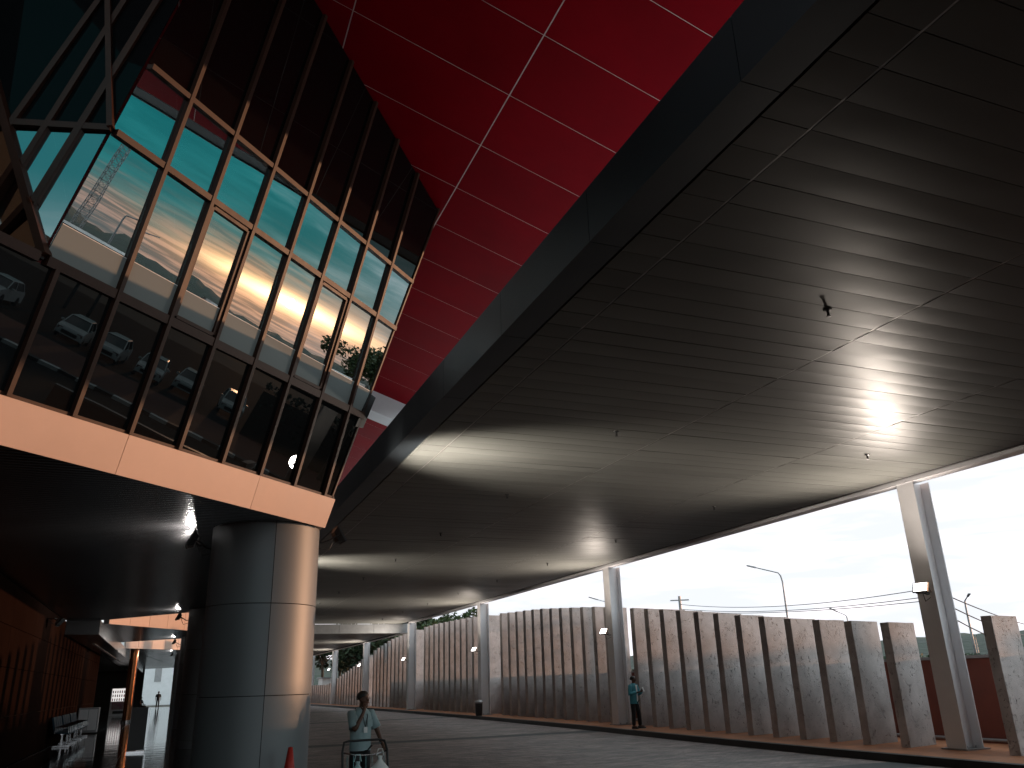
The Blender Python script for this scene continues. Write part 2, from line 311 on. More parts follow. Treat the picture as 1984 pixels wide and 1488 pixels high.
# ------------------------------------------------------------------ mesh helpers
BASE = {}
class MB:
    def __init__(s): s.v = []; s.f = []
    def poly(s, pts):
        i = len(s.v); s.v += [tuple(p) for p in pts]; s.f.append(tuple(range(i, i + len(pts))))
    def hexa(s, p):          # p: 8 points, bottom 0-3 counterclockwise, top 4-7
        i = len(s.v); s.v += [tuple(q) for q in p]
        for f in ((3, 2, 1, 0), (4, 5, 6, 7), (0, 1, 5, 4), (1, 2, 6, 5), (2, 3, 7, 6), (3, 0, 4, 7)): s.f.append(tuple(i + k for k in f))
        return s
    def box(s, x0, x1, y0, y1, z0, z1):
        return s.hexa([(x0, y0, z0), (x1, y0, z0), (x1, y1, z0), (x0, y1, z0), (x0, y0, z1), (x1, y0, z1), (x1, y1, z1), (x0, y1, z1)])
    def obox(s, c, ax, ay, az):   # centre + half-axis vectors
        c, ax, ay, az = map(Vector, (c, ax, ay, az))
        return s.hexa([c - ax - ay - az, c + ax - ay - az, c + ax + ay - az, c - ax + ay - az, c - ax - ay + az, c + ax - ay + az, c + ax + ay + az, c - ax + ay + az])
    def bar(s, a, b, w, d, side=None):
        a, b = Vector(a), Vector(b); t = (b - a); 
        up = Vector(side) if side else (Vector((0, 0, 1)) if abs(t.normalized().z) < 0.9 else Vector((0, 1, 0)))
        x = t.cross(up).normalized(); y = x.cross(t).normalized()
        return s.obox((a + b) / 2, x * w / 2, y * d / 2, t / 2)
    def tube(s, pts, r, n=8, cap=True):
        pts = [Vector(p) for p in pts]; rs = r if isinstance(r, (list, tuple)) else [r] * len(pts)
        i0 = len(s.v); prev = None
        for k, p in enumerate(pts):
            t = (pts[min(k + 1, len(pts) - 1)] - pts[max(k - 1, 0)]).normalized()
            if prev is None:
                ref = Vector((0, 0, 1)) if abs(t.z) < 0.9 else Vector((1, 0, 0)); x = t.cross(ref).normalized()
            else: x = (prev - t * prev.dot(t)).normalized()
            prev = x; y = t.cross(x)
            for j in range(n):
                a = 2 * PI * j / n; s.v.append(tuple(p + (x * math.cos(a) + y * math.sin(a)) * rs[k]))
        for k in range(len(pts) - 1):
            for j in range(n):
                a = i0 + k * n + j; b = i0 + k * n + (j + 1) % n; s.f.append((a, b, b + n, a + n))
        if cap:
            s.f.append(tuple(i0 + j for j in reversed(range(n)))); e = i0 + (len(pts) - 1) * n; s.f.append(tuple(e + j for j in range(n)))
        return s
    def lathe(s, prof, c=(0, 0, 0), n=24, a0=0, a1=2 * PI):
        full = abs(a1 - a0 - 2 * PI) < 1e-6; m = n if full else n + 1; i0 = len(s.v)
        for (r, z) in prof:
            for j in range(m):
                a = a0 + (a1 - a0) * j / n; s.v.append((c[0] + r * math.cos(a), c[1] + r * math.sin(a), c[2] + z))
        for k in range(len(prof) - 1):
            for j in range(n):
                a = i0 + k * m + j; b = i0 + k * m + (j + 1) % m if full else i0 + k * m + j + 1
                s.f.append((a, b, b + m, a + m))
        return s
    def prism(s, pts, ext):       # closed polygon (3D points) extruded by a vector
        pts = [Vector(p) for p in pts]; e = Vector(ext); i = len(s.v); n = len(pts)
        s.v += [tuple(p) for p in pts] + [tuple(p + e) for p in pts]
        s.f.append(tuple(i + k for k in reversed(range(n)))); s.f.append(tuple(i + n + k for k in range(n)))
        for k in range(n):
            k2 = (k + 1) % n; s.f.append((i + k, i + k2, i + n + k2, i + n + k))
        return s
    def mesh(s, name, m, off=None, smooth=False, bevel=0.0):
        v = s.v if off is None else [(a[0] - off[0], a[1] - off[1], a[2] - off[2]) for a in s.v]
        me = bpy.data.meshes.new(name); me.from_pydata(v, [], s.f); me.materials.append(m)
        if smooth:
            for p in me.polygons: p.use_smooth = True
        me.update(); return me
    def build(s, name, m, parent=None, smooth=False, bevel=0.0, **kw):
        off = BASE.get(parent.name, None) if parent else None
        o = bpy.data.objects.new(name, s.mesh(name, m, off, smooth)); COL.objects.link(o)
        if parent: o.parent = parent; BASE[o.name] = BASE.get(parent.name, (0, 0, 0))
        if bevel:
            b = o.modifiers.new('bevel', 'BEVEL'); b.width = bevel; b.segments = 2; b.limit_method = 'ANGLE'
        if smooth:
            pass
        tag(o, **kw); return o
def tag(o, label=None, cat=None, group=None, kind=None):
    if label: o['label'] = label
    if cat: o['category'] = cat
    if group: o['group'] = group
    if kind: o['kind'] = kind
    elif cat: o['kind'] = 'thing'
    return o
def thing(name, loc=(0, 0, 0), label=None, cat=None, group=None, kind=None):
    o = bpy.data.objects.new(name, None); COL.objects.link(o); o.location = loc; o.empty_display_size = 0.2
    BASE[o.name] = tuple(loc); tag(o, label, cat, group, kind); return o
def inst(me, name, parent, loc, rot=(0, 0, 0)):
    o = bpy.data.objects.new(name, me); COL.objects.link(o); o.parent = parent
    b = BASE.get(parent.name, (0, 0, 0)); o.location = (loc[0] - b[0], loc[1] - b[1], loc[2] - b[2]); o.rotation_euler = rot
    BASE[o.name] = b; return o
def kids(o): return [c for c in bpy.data.objects if c.parent == o]
def copy_tree(o, parent=None):
    c = o.copy(); COL.objects.link(c)
    if parent: c.parent = parent
    for ch in list(o.children): copy_tree(ch, c)
    return c
def dup(o, loc, rz=None, label=None, group=None):
    c = copy_tree(o); c.location = loc
    if rz is not None: c.rotation_euler = (0, 0, rz)
    if label: c['label'] = label
    if group: c['group'] = group
    return c
ORD = ['first', 'second', 'third', 'fourth', 'fifth', 'sixth', 'seventh', 'eighth', 'ninth', 'tenth', 'eleventh', 'twelfth', 'thirteenth', 'fourteenth', 'fifteenth']
def lerp_tab(t, x):
    if x <= t[0][0]: return t[0][1]
    for (a, b), (c, d) in zip(t, t[1:]):
        if x <= c: return b + (d - b) * (x - a) / (c - a)
    return t[-1][1]

# ------------------------------------------------------------------ ground, roads, paths
def kerb_x(y): return lerp_tab([(-40, 13.8), (16, 13.8), (22, 14.05), (30, 14.55), (40, 14.85), (60, 14.9), (80, 14.5), (100, 13.9), (140, 13.0)], y)
def ribbon(name, m, f0, f1, y0, y1, z, n=60, **kw):
    b = MB(); i = 0
    for k in range(n + 1):
        y = y0 + (y1 - y0) * k / n; b.v += [(f0(y), y, z), (f1(y), y, z)]
    for k in range(n): b.f.append((2 * k, 2 * k + 1, 2 * k + 3, 2 * k + 2))
    return b.build(name, m, **kw)
g = MB(); g.poly([(-1500, -1500, -0.03), (1500, -1500, -0.03), (1500, 1500, -0.03), (-1500, 1500, -0.03)]); g.build('ground', M_GROUND, kind='structure')
road = ribbon('road', M_ROAD, lambda y: 2.55, kerb_x, -40, 140, 0.0, kind='structure')
for ys in (13.2, 27.9, 46.0, 66.0):
    b = MB(); b.poly([(2.6, ys - 0.05, 0.004), (kerb_x(ys) - 0.02, ys - 0.25, 0.004), (kerb_x(ys) - 0.02, ys + 0.75, 0.004), (2.6, ys + 0.95, 0.004)]); b.build('dark_paver_strip', M_STRIPE, road)
# raised pavement along the slab wall, with its black kerb
ribbon('pavement', M_WALK, lambda y: kerb_x(y) + 0.16, lambda y: 19.0, -40, 140, 0.15, kind='structure')
b = MB(); n = 90
for k in range(n + 1):
    y = -40 + 180 * k / n; x = kerb_x(y); b.v += [(x, y, -0.02), (x + 0.02, y, 0.147), (x + 0.16, y, 0.153), (x + 0.16, y, -0.02)]
for k in range(n):
    for j in range(3): b.f.append((4 * k + j, 4 * k + j + 1, 4 * k + j + 5, 4 * k + j + 4))
b.build('kerb', M_KERB, kind='structure')
# concourse floor on the building's side
b = MB(); b.box(-12, 2.4, -30, 108, -0.02, 0.15); b.build('concourse_floor', M_TILE, kind='structure')
b = MB(); b.box(2.403, 2.56, -30, 108, -0.02, 0.148); b.build('concourse_kerb', M_KERB, kind='structure')
# outer road, planted verge, car park
b = MB(); b.poly([(19.2, -80, 0.0), (34.0, -80, 0.0), (34.0, 160, 0.0), (19.2, 160, 0.0)]); b.build('outer_road', M_ASPH, kind='structure')
b = MB(); b.poly([(34.6, -80, 0.12), (44, -80, 0.12), (44, 160, 0.12), (34.6, 160, 0.12)]); b.build('verge', mat('red_earth', (0.13, 0.04, 0.025), 0.9, var=0.3, vscale=1.2, bump=0.02, bscale=5), kind='structure')
b = MB(); b.poly([(44, -80, 0.0), (110, -80, 0.0), (110, 160, 0.0), (44, 160, 0.0)]); b.build('car_park', M_ASPH, kind='structure')
kr = thing('striped_kerb', (34.3, 0, 0), kind='structure')
kb = MB(); kb.box(-0.3, 0.3, -0.47, 0.47, -0.02, 0.17)
kw_, kk_ = kb.mesh('kerb_block_white', M_KWHITE), kb.mesh('kerb_block_black', M_KERB)
for i in range(46): inst(kw_ if i % 2 else kk_, 'kerb_block', kr, (34.3, -12 + 0.95 * i, 0))

# ------------------------------------------------------------------ hills round the horizon
def ridge(name, dist, prof, z0=-1.0, depth=120, seed=0):
    b = MB(); n = 400; a0, a1 = prof[0][0], prof[-1][0]
    for k in range(n + 1):
        az = a0 + (a1 - a0) * k / n
        hgt = math.tan(math.radians(lerp_tab(prof, az))) * dist + 6.8
        hgt += (noise.noise(Vector((az * 1.3, seed, 0))) * 1.6 + noise.noise(Vector((az * 5.1, seed, 3))) * 0.9 + noise.noise(Vector((az * 17, seed, 5))) * 0.8) * 0.8
        ca, sa = math.cos(math.radians(az)), math.sin(math.radians(az))
        for q, (dd, hh) in enumerate(((-0.28, 0), (-0.2, 0.35), (-0.1, 0.72), (0, 1), (0.25, 0))):
            d = dist * (1 + dd); hz = z0 + max(0, hgt + 1) * hh + (noise.noise(Vector((az * 3, q, seed))) * 1.5 if 0 < hh < 1 else 0)
            b.v.append((ca * d, sa * d, hz))
    for k in range(n):
        for q in range(4): b.f.append((5 * k + q, 5 * k + q + 1, 5 * k + q + 6, 5 * k + q + 5))
    return b.build(name, M_HILL, smooth=True, kind='structure')
ridge('hill', 480, [(-75, 0.8), (-40, 1.2), (-22, 0.9), (-14.4, 1.25), (-12.9, 0.75), (-11.4, 0.5), (-10.5, 1.1), (-9.2, 0.95), (-7.7, 1.05), (-6.4, 0.85), (-4.8, 1.1), (-2.5, 0.6), (0.5, 0.5), (6, 0.5), (15, 0.7), (30, 1.2), (38, 1.35), (46, 1.1), (60, 0.8), (85, 1.2), (110, 1.0), (140, 0.8)], seed=2)

# ------------------------------------------------------------------ canopy over the driveway
CZ = 5.85
canopy = thing('driveway_canopy', (15.65, 13.7, 0.15), 'wide flat driveway canopy lined with long grey metal ceiling panels', 'canopy')
b = MB(); b.box(3.50, 15.55, -30, 58.97, 5.905, 6.397); b.build('canopy_core', M_GAP, canopy)  # southern run lengthened out of view to block sky light
XS = [3.85, 4.35, 7.95, 11.53, 15.12]
PITCH = 0.3725; Y0 = 2.981
def pillow(t, xc, yc, zc, w, n, tilt=0.0, sag=0.0032):
    # metal ceiling plank, very slightly bowed across its width
    hw = PITCH / 2 - 0.004; i = len(t.v); m = n + 1
    for k in range(m):
        q = -1 + 2 * k / n; z = zc - sag * (1 - q * q) + tilt * q * hw
        t.v += [(xc - w, yc + q * hw, z), (xc + w, yc + q * hw, z)]
    for k in range(n): t.f.append((i + 2 * k, i + 2 * k + 2, i + 2 * k + 3, i + 2 * k + 1))
    j = len(t.v); z = zc + 0.028
    t.v += [(xc - w, yc - hw, zc - tilt * hw), (xc + w, yc - hw, zc - tilt * hw), (xc + w, yc + hw, zc + tilt * hw), (xc - w, yc + hw, zc + tilt * hw), (xc - w, yc - hw, z), (xc + w, yc - hw, z), (xc + w, yc + hw, z), (xc - w, yc + hw, z)]
    for f in ((4, 5, 6, 7), (0, 1, 5, 4), (1, 2, 6, 5), (2, 3, 7, 6), (3, 0, 4, 7)): t.f.append(tuple(j + k for k in f))
def smooth_bottom(me):
    for p in me.polygons: p.use_smooth = p.normal.z < -0.9
    return me
pm = []
for a, c in zip(XS, XS[1:]):
    t = MB(); w = (c - a) / 2 - 0.014; pillow(t, 0, 0, 0, w, 6); pm.append(smooth_bottom(t.mesh('ceiling_panel', M_CEIL)))
far = MB()
k = -88
while Y0 + PITCH * (k + 1) < 58.95:
    yc = Y0 + PITCH * (k + 0.5)
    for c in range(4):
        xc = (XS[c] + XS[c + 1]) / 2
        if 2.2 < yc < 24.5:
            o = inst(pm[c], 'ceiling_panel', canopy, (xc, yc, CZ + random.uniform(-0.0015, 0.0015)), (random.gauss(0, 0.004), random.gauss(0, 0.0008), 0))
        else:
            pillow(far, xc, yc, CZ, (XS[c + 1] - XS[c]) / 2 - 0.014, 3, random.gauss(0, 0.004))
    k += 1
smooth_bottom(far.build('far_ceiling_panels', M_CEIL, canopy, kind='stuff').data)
for x in XS[1:4]:
    b = MB(); b.box(x - 0.011, x + 0.011, -29.9, 58.9, CZ + 0.002, CZ + 0.03); b.build('joint_strip', M_STRIP, canopy)
# building-side fascia: upright face with bottom return, in lengths
yj = [6.27 + 2.45 * i for i in range(-14, 22)]
for a, c in zip(yj, yj[1:]):
    if a > 58.9: break
    c = min(c, 58.95)
    t = MB(); t.prism([(3.47, a + 0.004, CZ), (3.836, a + 0.004, CZ), (3.836, a + 0.004, CZ + 0.03), (3.495, a + 0.004, CZ + 0.03), (3.495, a + 0.004, 6.46), (3.47, a + 0.004, 6.46)], (0, c - a - 0.008, 0))
    t.build('fascia_panel', M_FASC, canopy)
b = MB(); b.box(3.52, 15.58, -30, 58.97, 6.40, 6.453); b.build('roof_sheet', M_ROOFTOP, canopy)
for i in range(24):
    y = -15 + 3.1 * i
    b = MB(); b.box(3.6, 15.5, y, y + 0.06, 6.455, 6.51); b.build('roof_seam', M_ROOFTOP, canopy)
# outer edge: shadow gap, gutter flange
b = MB(); b.box(15.13, 15.36, -16, 58.97, CZ + 0.05, CZ + 0.09); b.build('edge_gap', M_GAP, canopy)
for a, c in zip(yj, yj[1:]):
    if a > 58.9: break
    c = min(c, 58.95)
    t = MB(); t.prism([(15.38, a + 0.004, CZ - 0.05), (15.70, a + 0.004, CZ - 0.05), (15.70, a + 0.004, 6.46), (15.67, a + 0.004, 6.46), (15.67, a + 0.004, CZ - 0.02), (15.41, a + 0.004, CZ - 0.02), (15.41, a + 0.004, CZ + 0.08), (15.38, a + 0.004, CZ + 0.08)], (0, c - a - 0.008, 0))
    t.build('edge_gutter', M_WHITE, canopy)
# lower stretch of canopy beyond the step
low = thing('far_canopy', (15.65, 74, 0.15), 'lower far stretch of driveway canopy beyond the fascia step', 'canopy')
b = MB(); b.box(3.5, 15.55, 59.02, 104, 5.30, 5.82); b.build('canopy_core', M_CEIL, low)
for i in range(5):
    x0, x1 = 3.5 + 2.43 * i, 3.5 + 2.43 * (i + 1) - 0.02
    b = MB(); b.box(x0, x1, 58.985, 59.012, 5.22, CZ - 0.01); b.build('step_panel', mat('grey_step_panel', (0.30, 0.31, 0.32), 0.4, metal=0.4, var=0.1), low)
b = MB(); b.box(15.3, 15.36, 59.02, 104, 5.24, 5.3); b.build('edge_gap', M_GAP, low)
b = MB(); b.box(15.38, 15.70, 59.02, 104, 5.22, 5.86); b.build('edge_gutter', M_WHITE, low)
for x in (7.95, 11.53):
    b = MB(); b.box(x - 0.015, x + 0.015, 59.1, 104, 5.285, 5.302); b.build('joint_strip', M_STRIP, low)

# sprinklers
sp = thing('sprinkler_head', (0, 0, 0), 'small dark sprinkler head hanging from the canopy ceiling', 'sprinkler', 'sprinkler heads in the canopy ceiling')
b = MB(); b.lathe([(0.055, 0), (0.05, -0.012), (0.018, -0.02), (0.016, -0.06), (0.02, -0.07)], n=10); b.build('rose', M_BLACK, sp)
b = MB(); b.lathe([(0.0, -0.098), (0.03, -0.095), (0.03, -0.09), (0.0, -0.088)], n=10); b.bar((-0.018, 0, -0.06), (-0.012, 0, -0.094), 0.006, 0.006); b.bar((0.018, 0, -0.06), (0.012, 0, -0.094), 0.006, 0.006); b.build('deflector', M_BLACK, sp)
spots = [(6.93, 6.77 + 5.27 * i) for i in range(10)] + [(12.68, 6.77 + 5.27 * i) for i in range(1, 10)]
for i, (x, y) in enumerate(spots):
    row, q = ('inner', i) if i < 10 else ('outer', i - 9)
    lb = 'dark sprinkler head on the canopy ceiling, %s from the near end of the %s row' % (ORD[q] if i < 10 else ORD[q - 1], row)
    if i == 0: sp.location = (x, y, CZ - 0.002); sp['label'] = lb
    else: dup(sp, (x, y, CZ - 0.002), label=lb)

# ------------------------------------------------------------------ white steel posts
POST_Y = [13.7 + 14.7 * i for i in range(7)]
post = thing('steel_post', (0, 0, 0), 'p', 'post', 'white steel posts under the canopy edge')
H = 5.65
b = MB(); b.box(-0.25, -0.225, -0.24, 0.24, 0.03, H); b.build('flange', M_WHITE, post)
b = MB(); b.box(0.225, 0.25, -0.24, 0.24, 0.03, H); b.build('flange', M_WHITE, post)
b = MB(); b.box(-0.223, 0.223, -0.01, 0.01, 0.03, H); b.build('web', M_WHITE, post)
b = MB(); b.box(-0.33, 0.33, -0.32, 0.32, 0.0, 0.03); b.build('base_plate', M_GREY, post)
for sx in (-0.13, 0.13):
    for sy in (-0.15, 0.15):
        b = MB(); b.lathe([(0.0, 0.075), (0.02, 0.075), (0.02, 0.03)], (sx, sy, 0), n=6); b.build('anchor_bolt', M_GREY, post)
PN = ['nearest', 'second nearest', 'third nearest', 'fourth nearest', 'fifth nearest', 'sixth nearest', 'farthest']
for i, y in enumerate(POST_Y):
    lb = 'tall white steel H-section post with base plate, %s along the kerb' % PN[i]
    if i == 0: post.location = (15.65, y, 0.15); post['label'] = lb
    else:
        c = dup(post, (15.65, y, 0.15), label=lb)
        if y > 59:
            c.scale = (1, 1, 0.903)

# ------------------------------------------------------------------ floodlights
def floodlight(name, loc, aim, label, group, lit=True, power=26.0, arm=None, size=(0.30, 0.24), glow=None, spot=None, beam=None):
    loc = Vector(loc); z = Vector(aim).normalized(); x = z.cross(Vector((0, 0, 1))).normalized(); y = z.cross(x)
    t = thing(name, loc, label, 'floodlight', group)
    w, h = size[0] / 2, size[1] / 2
    b = MB()
    f = [loc + x * sx * w + y * sy * h for sx, sy in ((-1, -1), (1, -1), (1, 1), (-1, 1))]
    bk = [loc - z * 0.09 + x * sx * w * 0.6 + y * sy * h * 0.6 for sx, sy in ((-1, -1), (1, -1), (1, 1), (-1, 1))]
    b.hexa(bk + f); b.build('housing', M_BLACK, t)
    b = MB()
    for q in range(4): b.bar(f[q], f[(q + 1) % 4], 0.018, 0.03, z)
    b.build('lens_rim', M_BLACK, t)
    b = MB(); b.obox(loc + z * 0.006, x * w * 0.92, y * h * 0.92, z * 0.003); b.build('lens', M_LAMPON if lit else G_CAR, t)
    a = Vector(arm) if arm else loc + Vector((0.3, 0, -0.1))
    b = MB(); p0 = loc + x * w * 1.06 - z * 0.05; p1 = loc - x * w * 1.06 - z * 0.05
    mid = loc - z * 0.2
    b.tube([p0, p0 - z * 0.13, mid, p1 - z * 0.13, p1], 0.011, 6); b.tube([mid, (mid + a) / 2 - Vector((0, 0, 0.02)), a], 0.014, 6); b.build('bracket', M_BLACK, t)
    b = MB(); b.tube([loc - z * 0.09, loc - z * 0.16 - Vector((0, 0, 0.12)), mid - Vector((0, 0, 0.17)), a - Vector((0, 0, 0.08))], 0.008, 5); b.build('cable', M_BLACK, t)
    if lit:
        if spot:
            ld = bpy.data.lights.new('flood_lamp', 'SPOT'); ld.spot_size = math.radians(spot); ld.spot_blend = 1.0; ld.shadow_soft_size = 0.22
        else:
            ld = bpy.data.lights.new('flood_lamp', 'AREA'); ld.shape = 'RECTANGLE'; ld.size = size[0] * 0.9; ld.size_y = size[1] * 0.9
        ld.energy = power; ld.color = (1.0, 0.87, 0.75) if glow is None else glow
        lo = bpy.data.objects.new('flood_lamp', ld); COL.objects.link(lo); lo.parent = t; lo.location = z * 0.02
        lo.rotation_euler = (Vector(beam).normalized() if beam else z).to_track_quat('-Z', 'Y').to_euler()
    return t
for i, y in enumerate(POST_Y[:6]):
    floodlight('post_floodlight', (15.02, y - 0.22, 3.42), (-0.74, -0.32, 0.58), 'lit square floodlight on a bracket on the %s white post' % PN[i], 'floodlights on the white posts', arm=(15.40, y - 0.1, 3.30), power=3800, spot=128, beam=(-0.66, -0.02, 0.75))

# ------------------------------------------------------------------ concrete fin slabs
HT = [(8, 2.62), (12, 2.72), (14.6, 2.77), (17.8, 3.09), (20.4, 3.40), (24.9, 3.95), (30.5, 4.53), (36.5, 4.97), (42, 5.20), (48, 5.42), (54, 5.50), (58, 5.45), (62, 5.35), (66, 5.15), (70, 4.70), (75, 4.10), (79.4, 3.42), (85, 2.70), (88, 2.20), (91, 2.0), (110, 2.0)]
ys = [(-1, 0, 12.05)]
for kbay in range(6):
    for i in range(12): ys.append((kbay, i, 13.7 + 14.7 * kbay + 0.98 + 1.125 * i))
BN = ['nearest and second posts', 'second and third posts', 'third and fourth posts', 'fourth and fifth posts', 'fifth and sixth posts', 'two farthest posts']
for kb_, i, y in ys:
    top = lerp_tab(HT, y); x = kerb_x(y) + 1.36
    ax = Vector((1.05, 0.25 + random.uniform(-0.015, 0.015), 0)); ax.normalize(); ay = Vector((-ax.y, ax.x, 0))
    L_, T_ = 1.08, 0.21
    p0 = Vector((x, y, 0.148))
    bm = MB(); nz_ = 8
    hgt = top - 0.148
    # a slightly uneven block: stacked rings
    ring = []
    for q in range(nz_ + 1):
        zz = hgt * q / nz_
        j = lambda: random.uniform(-0.004, 0.004)
        for (u_, w_) in ((0, 0), (L_ * 0.33, j()), (L_ * 0.67, j()), (L_, 0), (L_, T_), (L_ / 2, T_), (0, T_)):
            bm.v.append(tuple(p0 + ax * (u_ + j()) + ay * (w_ + j()) + Vector((0, 0, zz + (j() if 0 < q else 0)))))
    for q in range(nz_):
        for s in range(7):
            a = q * 7 + s; c = q * 7 + (s + 1) % 7; bm.f.append((a, c, c + 7, a + 7))
    bm.f.append(tuple(nz_ * 7 + s for s in range(7)))
    v0 = [tuple(Vector(v) - p0) for v in bm.v]; bm.v = v0
    if kb_ < 0: lb = 'rough grey concrete slab at the right edge, standing in front of the nearest white post'
    else: lb = 'rough concrete slab, %s of twelve between the %s' % (ORD[i], BN[kb_])
    o = bm.build('concrete_slab', M_CONC, label=lb, cat='slab', group='upright concrete slabs along the kerb')
    o.location = p0
    bv = o.modifiers.new('bevel', 'BEVEL'); bv.width = 0.008; bv.segments = 1; bv.limit_method = 'ANGLE'; bv.angle_limit = 0.9
# red-brown boundary wall behind the slabs
rw = thing('boundary_wall', (17.3, 14, 0.15), 'low red-brown rendered wall behind the concrete slabs', 'wall')
for (a, c, z) in ((6, 27.4, 1.95), (27.404, 29.6, 2.85), (29.604, 66, 1.95)):
    b = MB(); b.box(17.3, 17.5, a, c, 0.14, z); b.build('wall_face', M_REDWALL, rw)
    b = MB(); b.box(17.26, 17.54, a, c, z + 0.003, z + 0.07); b.build('coping', M_GREY, rw)
b = MB(); b.tube([(17.2, 6, 0.22), (17.2, 40, 0.22)], 0.035, 8); b.build('pipe', M_GREY, rw)

# litter bin by the third post
t = thing('litter_bin', (15.05, 42.3, 0.15), 'dark litter bin on the pavement before the third white post', 'bin')
b = MB(); b.lathe([(0.0, 0), (0.17, 0), (0.19, 0.55), (0.19, 0.6), (0.0, 0.6)], (15.05, 42.3, 0.15), 14); b.build('bin_body', M_BLACK, t, smooth=False)
b = MB(); b.lathe([(0.2, 0.6), (0.21, 0.66), (0.12, 0.74), (0.0, 0.76)], (15.05, 42.3, 0.15), 14); b.build('lid', M_GREY, t)


# ------------------------------------------------------------------ terminal building
S2 = math.sqrt(2)
LEAN = 0.295
HV = Vector((1, 1, 0)) / S2
OV = Vector((1, -1, 0)) / S2
MV = Vector((0, 0, 1)) + OV * LEAN
NV = HV.cross(MV).normalized()
if NV.dot(OV) < 0: NV = -NV
P0 = Vector((2.083, 13.251, 4.17))
def pt(u, z, d=0.0): return P0 + HV * u + MV * (z - 4.17) + NV * d
def u_right(z): return 0.118 * (z - 4.17)
def u_left(z): return -5.83 + 0.118 * (z - 6.1)
def z_top(u): return 10.182 - 0.2248 * u - 0.03
bld = thing('terminal_building', (1.27, 13.7, 0.15), 'dark glass terminal bay leaning outward over a peach metal band', 'building')

def quad(mb, corners, d0, d1, tilt=(0, 0)):
    uc = sum(c[0] for c in corners) / len(corners); zc = sum(c[1] for c in corners) / len(corners)
    f = [pt(u, z, d1 + tilt[0] * (u - uc) + tilt[1] * (z - zc)) for u, z in corners]
    k = [pt(u, z, d0 + tilt[0] * (u - uc) + tilt[1] * (z - zc)) for u, z in corners]
    n = len(f); i = len(mb.v); mb.v += [tuple(p) for p in k + f]
    mb.f.append(tuple(i + q for q in reversed(range(n)))); mb.f.append(tuple(i + n + q for q in range(n)))
    for q in range(n): mb.f.append((i + q, i + (q + 1) % n, i + n + (q + 1) % n, i + n + q))
    return mb
# band panels
ub = [-9.0, -6.45, -4.13, -1.79, None]
for a, c in zip(ub, ub[1:]):
    e = 0.004
    cs = [(a + e, 4.17), ((c - e) if c is not None else u_right(4.17), 4.17), ((c - e) if c is not None else u_right(4.63), 4.632), (a + e, 4.632)]
    quad(MB(), cs, 0.01, 0.05).build('band_panel', M_BAND, bld)
quad(MB(), [(-9, 4.172), (-0.03, 4.172), (0.0, 4.63), (-9, 4.63)], -0.15, 0.005).build('band_backing', M_GAP, bld)
# end return of the band
b = MB(); b.hexa([P0 + Vector((-0.25, 0, 0)) , P0, P0 + Vector((0, 1.5, 0)), P0 + Vector((-0.25, 1.5, 0))] + [pt(u_right(4.63), 4.63) + v for v in (Vector((-0.25, 0, 0)), Vector((0, 0, 0)), Vector((0, 1.5, 0)), Vector((-0.25, 1.5, 0)))]); b.build('band_return', M_BAND, bld)
MU = [-0.25 - 0.775 * k for k in range(7)]        # mullion lines
ZS, ZT, ZU = 6.03, 7.62, 8.52
def pane(c, m, tilt=0.0026):
    o = quad(MB(), c, -0.006, 0.006, (random.gauss(0, tilt), random.gauss(0, tilt * 0.6))).build('pane', m, bld)
    return o
edges = [None] + MU
for i in range(len(edges)):
    ur = edges[i]; ul = edges[i + 1] if i + 1 < len(edges) else None
    R_ = (lambda z: u_right(z) - 0.02) if ur is None else (lambda z, q=ur: q - 0.03)
    Lf = (lambda z: u_left(z) + 0.004) if ul is None else (lambda z, q=ul: q + 0.03)
    Ls = (lambda z: -5.675 + 0.03) if ul is None else Lf
    pane([(Ls(0), 4.66), (R_(4.66), 4.66), (R_(ZS - .05), ZS - 0.05), (Ls(0), ZS - 0.05)], G_SPAN, 0.0006)
    zf = 6.455 + random.uniform(-0.01, 0.01); z0 = ZS + 0.06
    ff = quad(MB(), [(Lf(z0) + .005, z0), (R_(z0) - .005, z0), (R_(zf) - .005, zf), (Lf(zf) + .005, zf)], 0.0085, 0.0100).build('pale_strip', M_PALE, bld)  # pale strip across the foot of the pane
    quad(MB(), [(Lf(zf) + .005, zf + .001), (R_(zf) - .005, zf + .001), (R_(zf) - .005, zf + .009), (Lf(zf) + .005, zf + .009)], 0.0085, 0.0110).build('pale_strip_edge', M_TEE, ff)
    for z0, z1 in ((ZS + 0.05, ZT - 0.035), (ZT + 0.035, ZU - 0.03)):
        pane([(Lf(z0), z0), (R_(z0), z0), (R_(z1), z1), (Lf(z1), z1)], G_VIS)
    zl, zr = z_top(Lf(11)), z_top(R_(10.2))
    pane([(Lf(ZU + .03), ZU + 0.03), (R_(ZU + .03), ZU + 0.03), (R_(zr), zr), (Lf(zl), zl)], G_TOP)
for a in (-5.675, -6.45, -7.225, -8.0):
    pane([(a - 0.745, 4.66), (a - 0.03, 4.66), (a - 0.03, ZS - 0.05), (a - 0.745, ZS - 0.05)], G_SPAN, 0.0006)
def fbar(u0, z0, u1, z1, w, d0, d1, name, par=None, m=None):
    # bar on the facade plane between two (u, z) points
    a, c = pt(u0, z0), pt(u1, z1); t = (c - a).normalized(); s = NV.cross(t).normalized() * (w / 2)
    b = MB(); b.hexa([a - s + NV * d0, a + s + NV * d0, a + s + NV * d1, a - s + NV * d1, c - s + NV * d0, c + s + NV * d0, c + s + NV * d1, c - s + NV * d1])
    return b.build(name, m or M_FRAME, par or bld)
for u in MU: fbar(u, 4.64, u, z_top(u), 0.052, -0.05, 0.070, 'mullion')
for u in (-5.675, -6.45, -7.225, -8.0): fbar(u, 4.64, u, ZS - 0.04, 0.052, -0.05, 0.070, 'mullion')
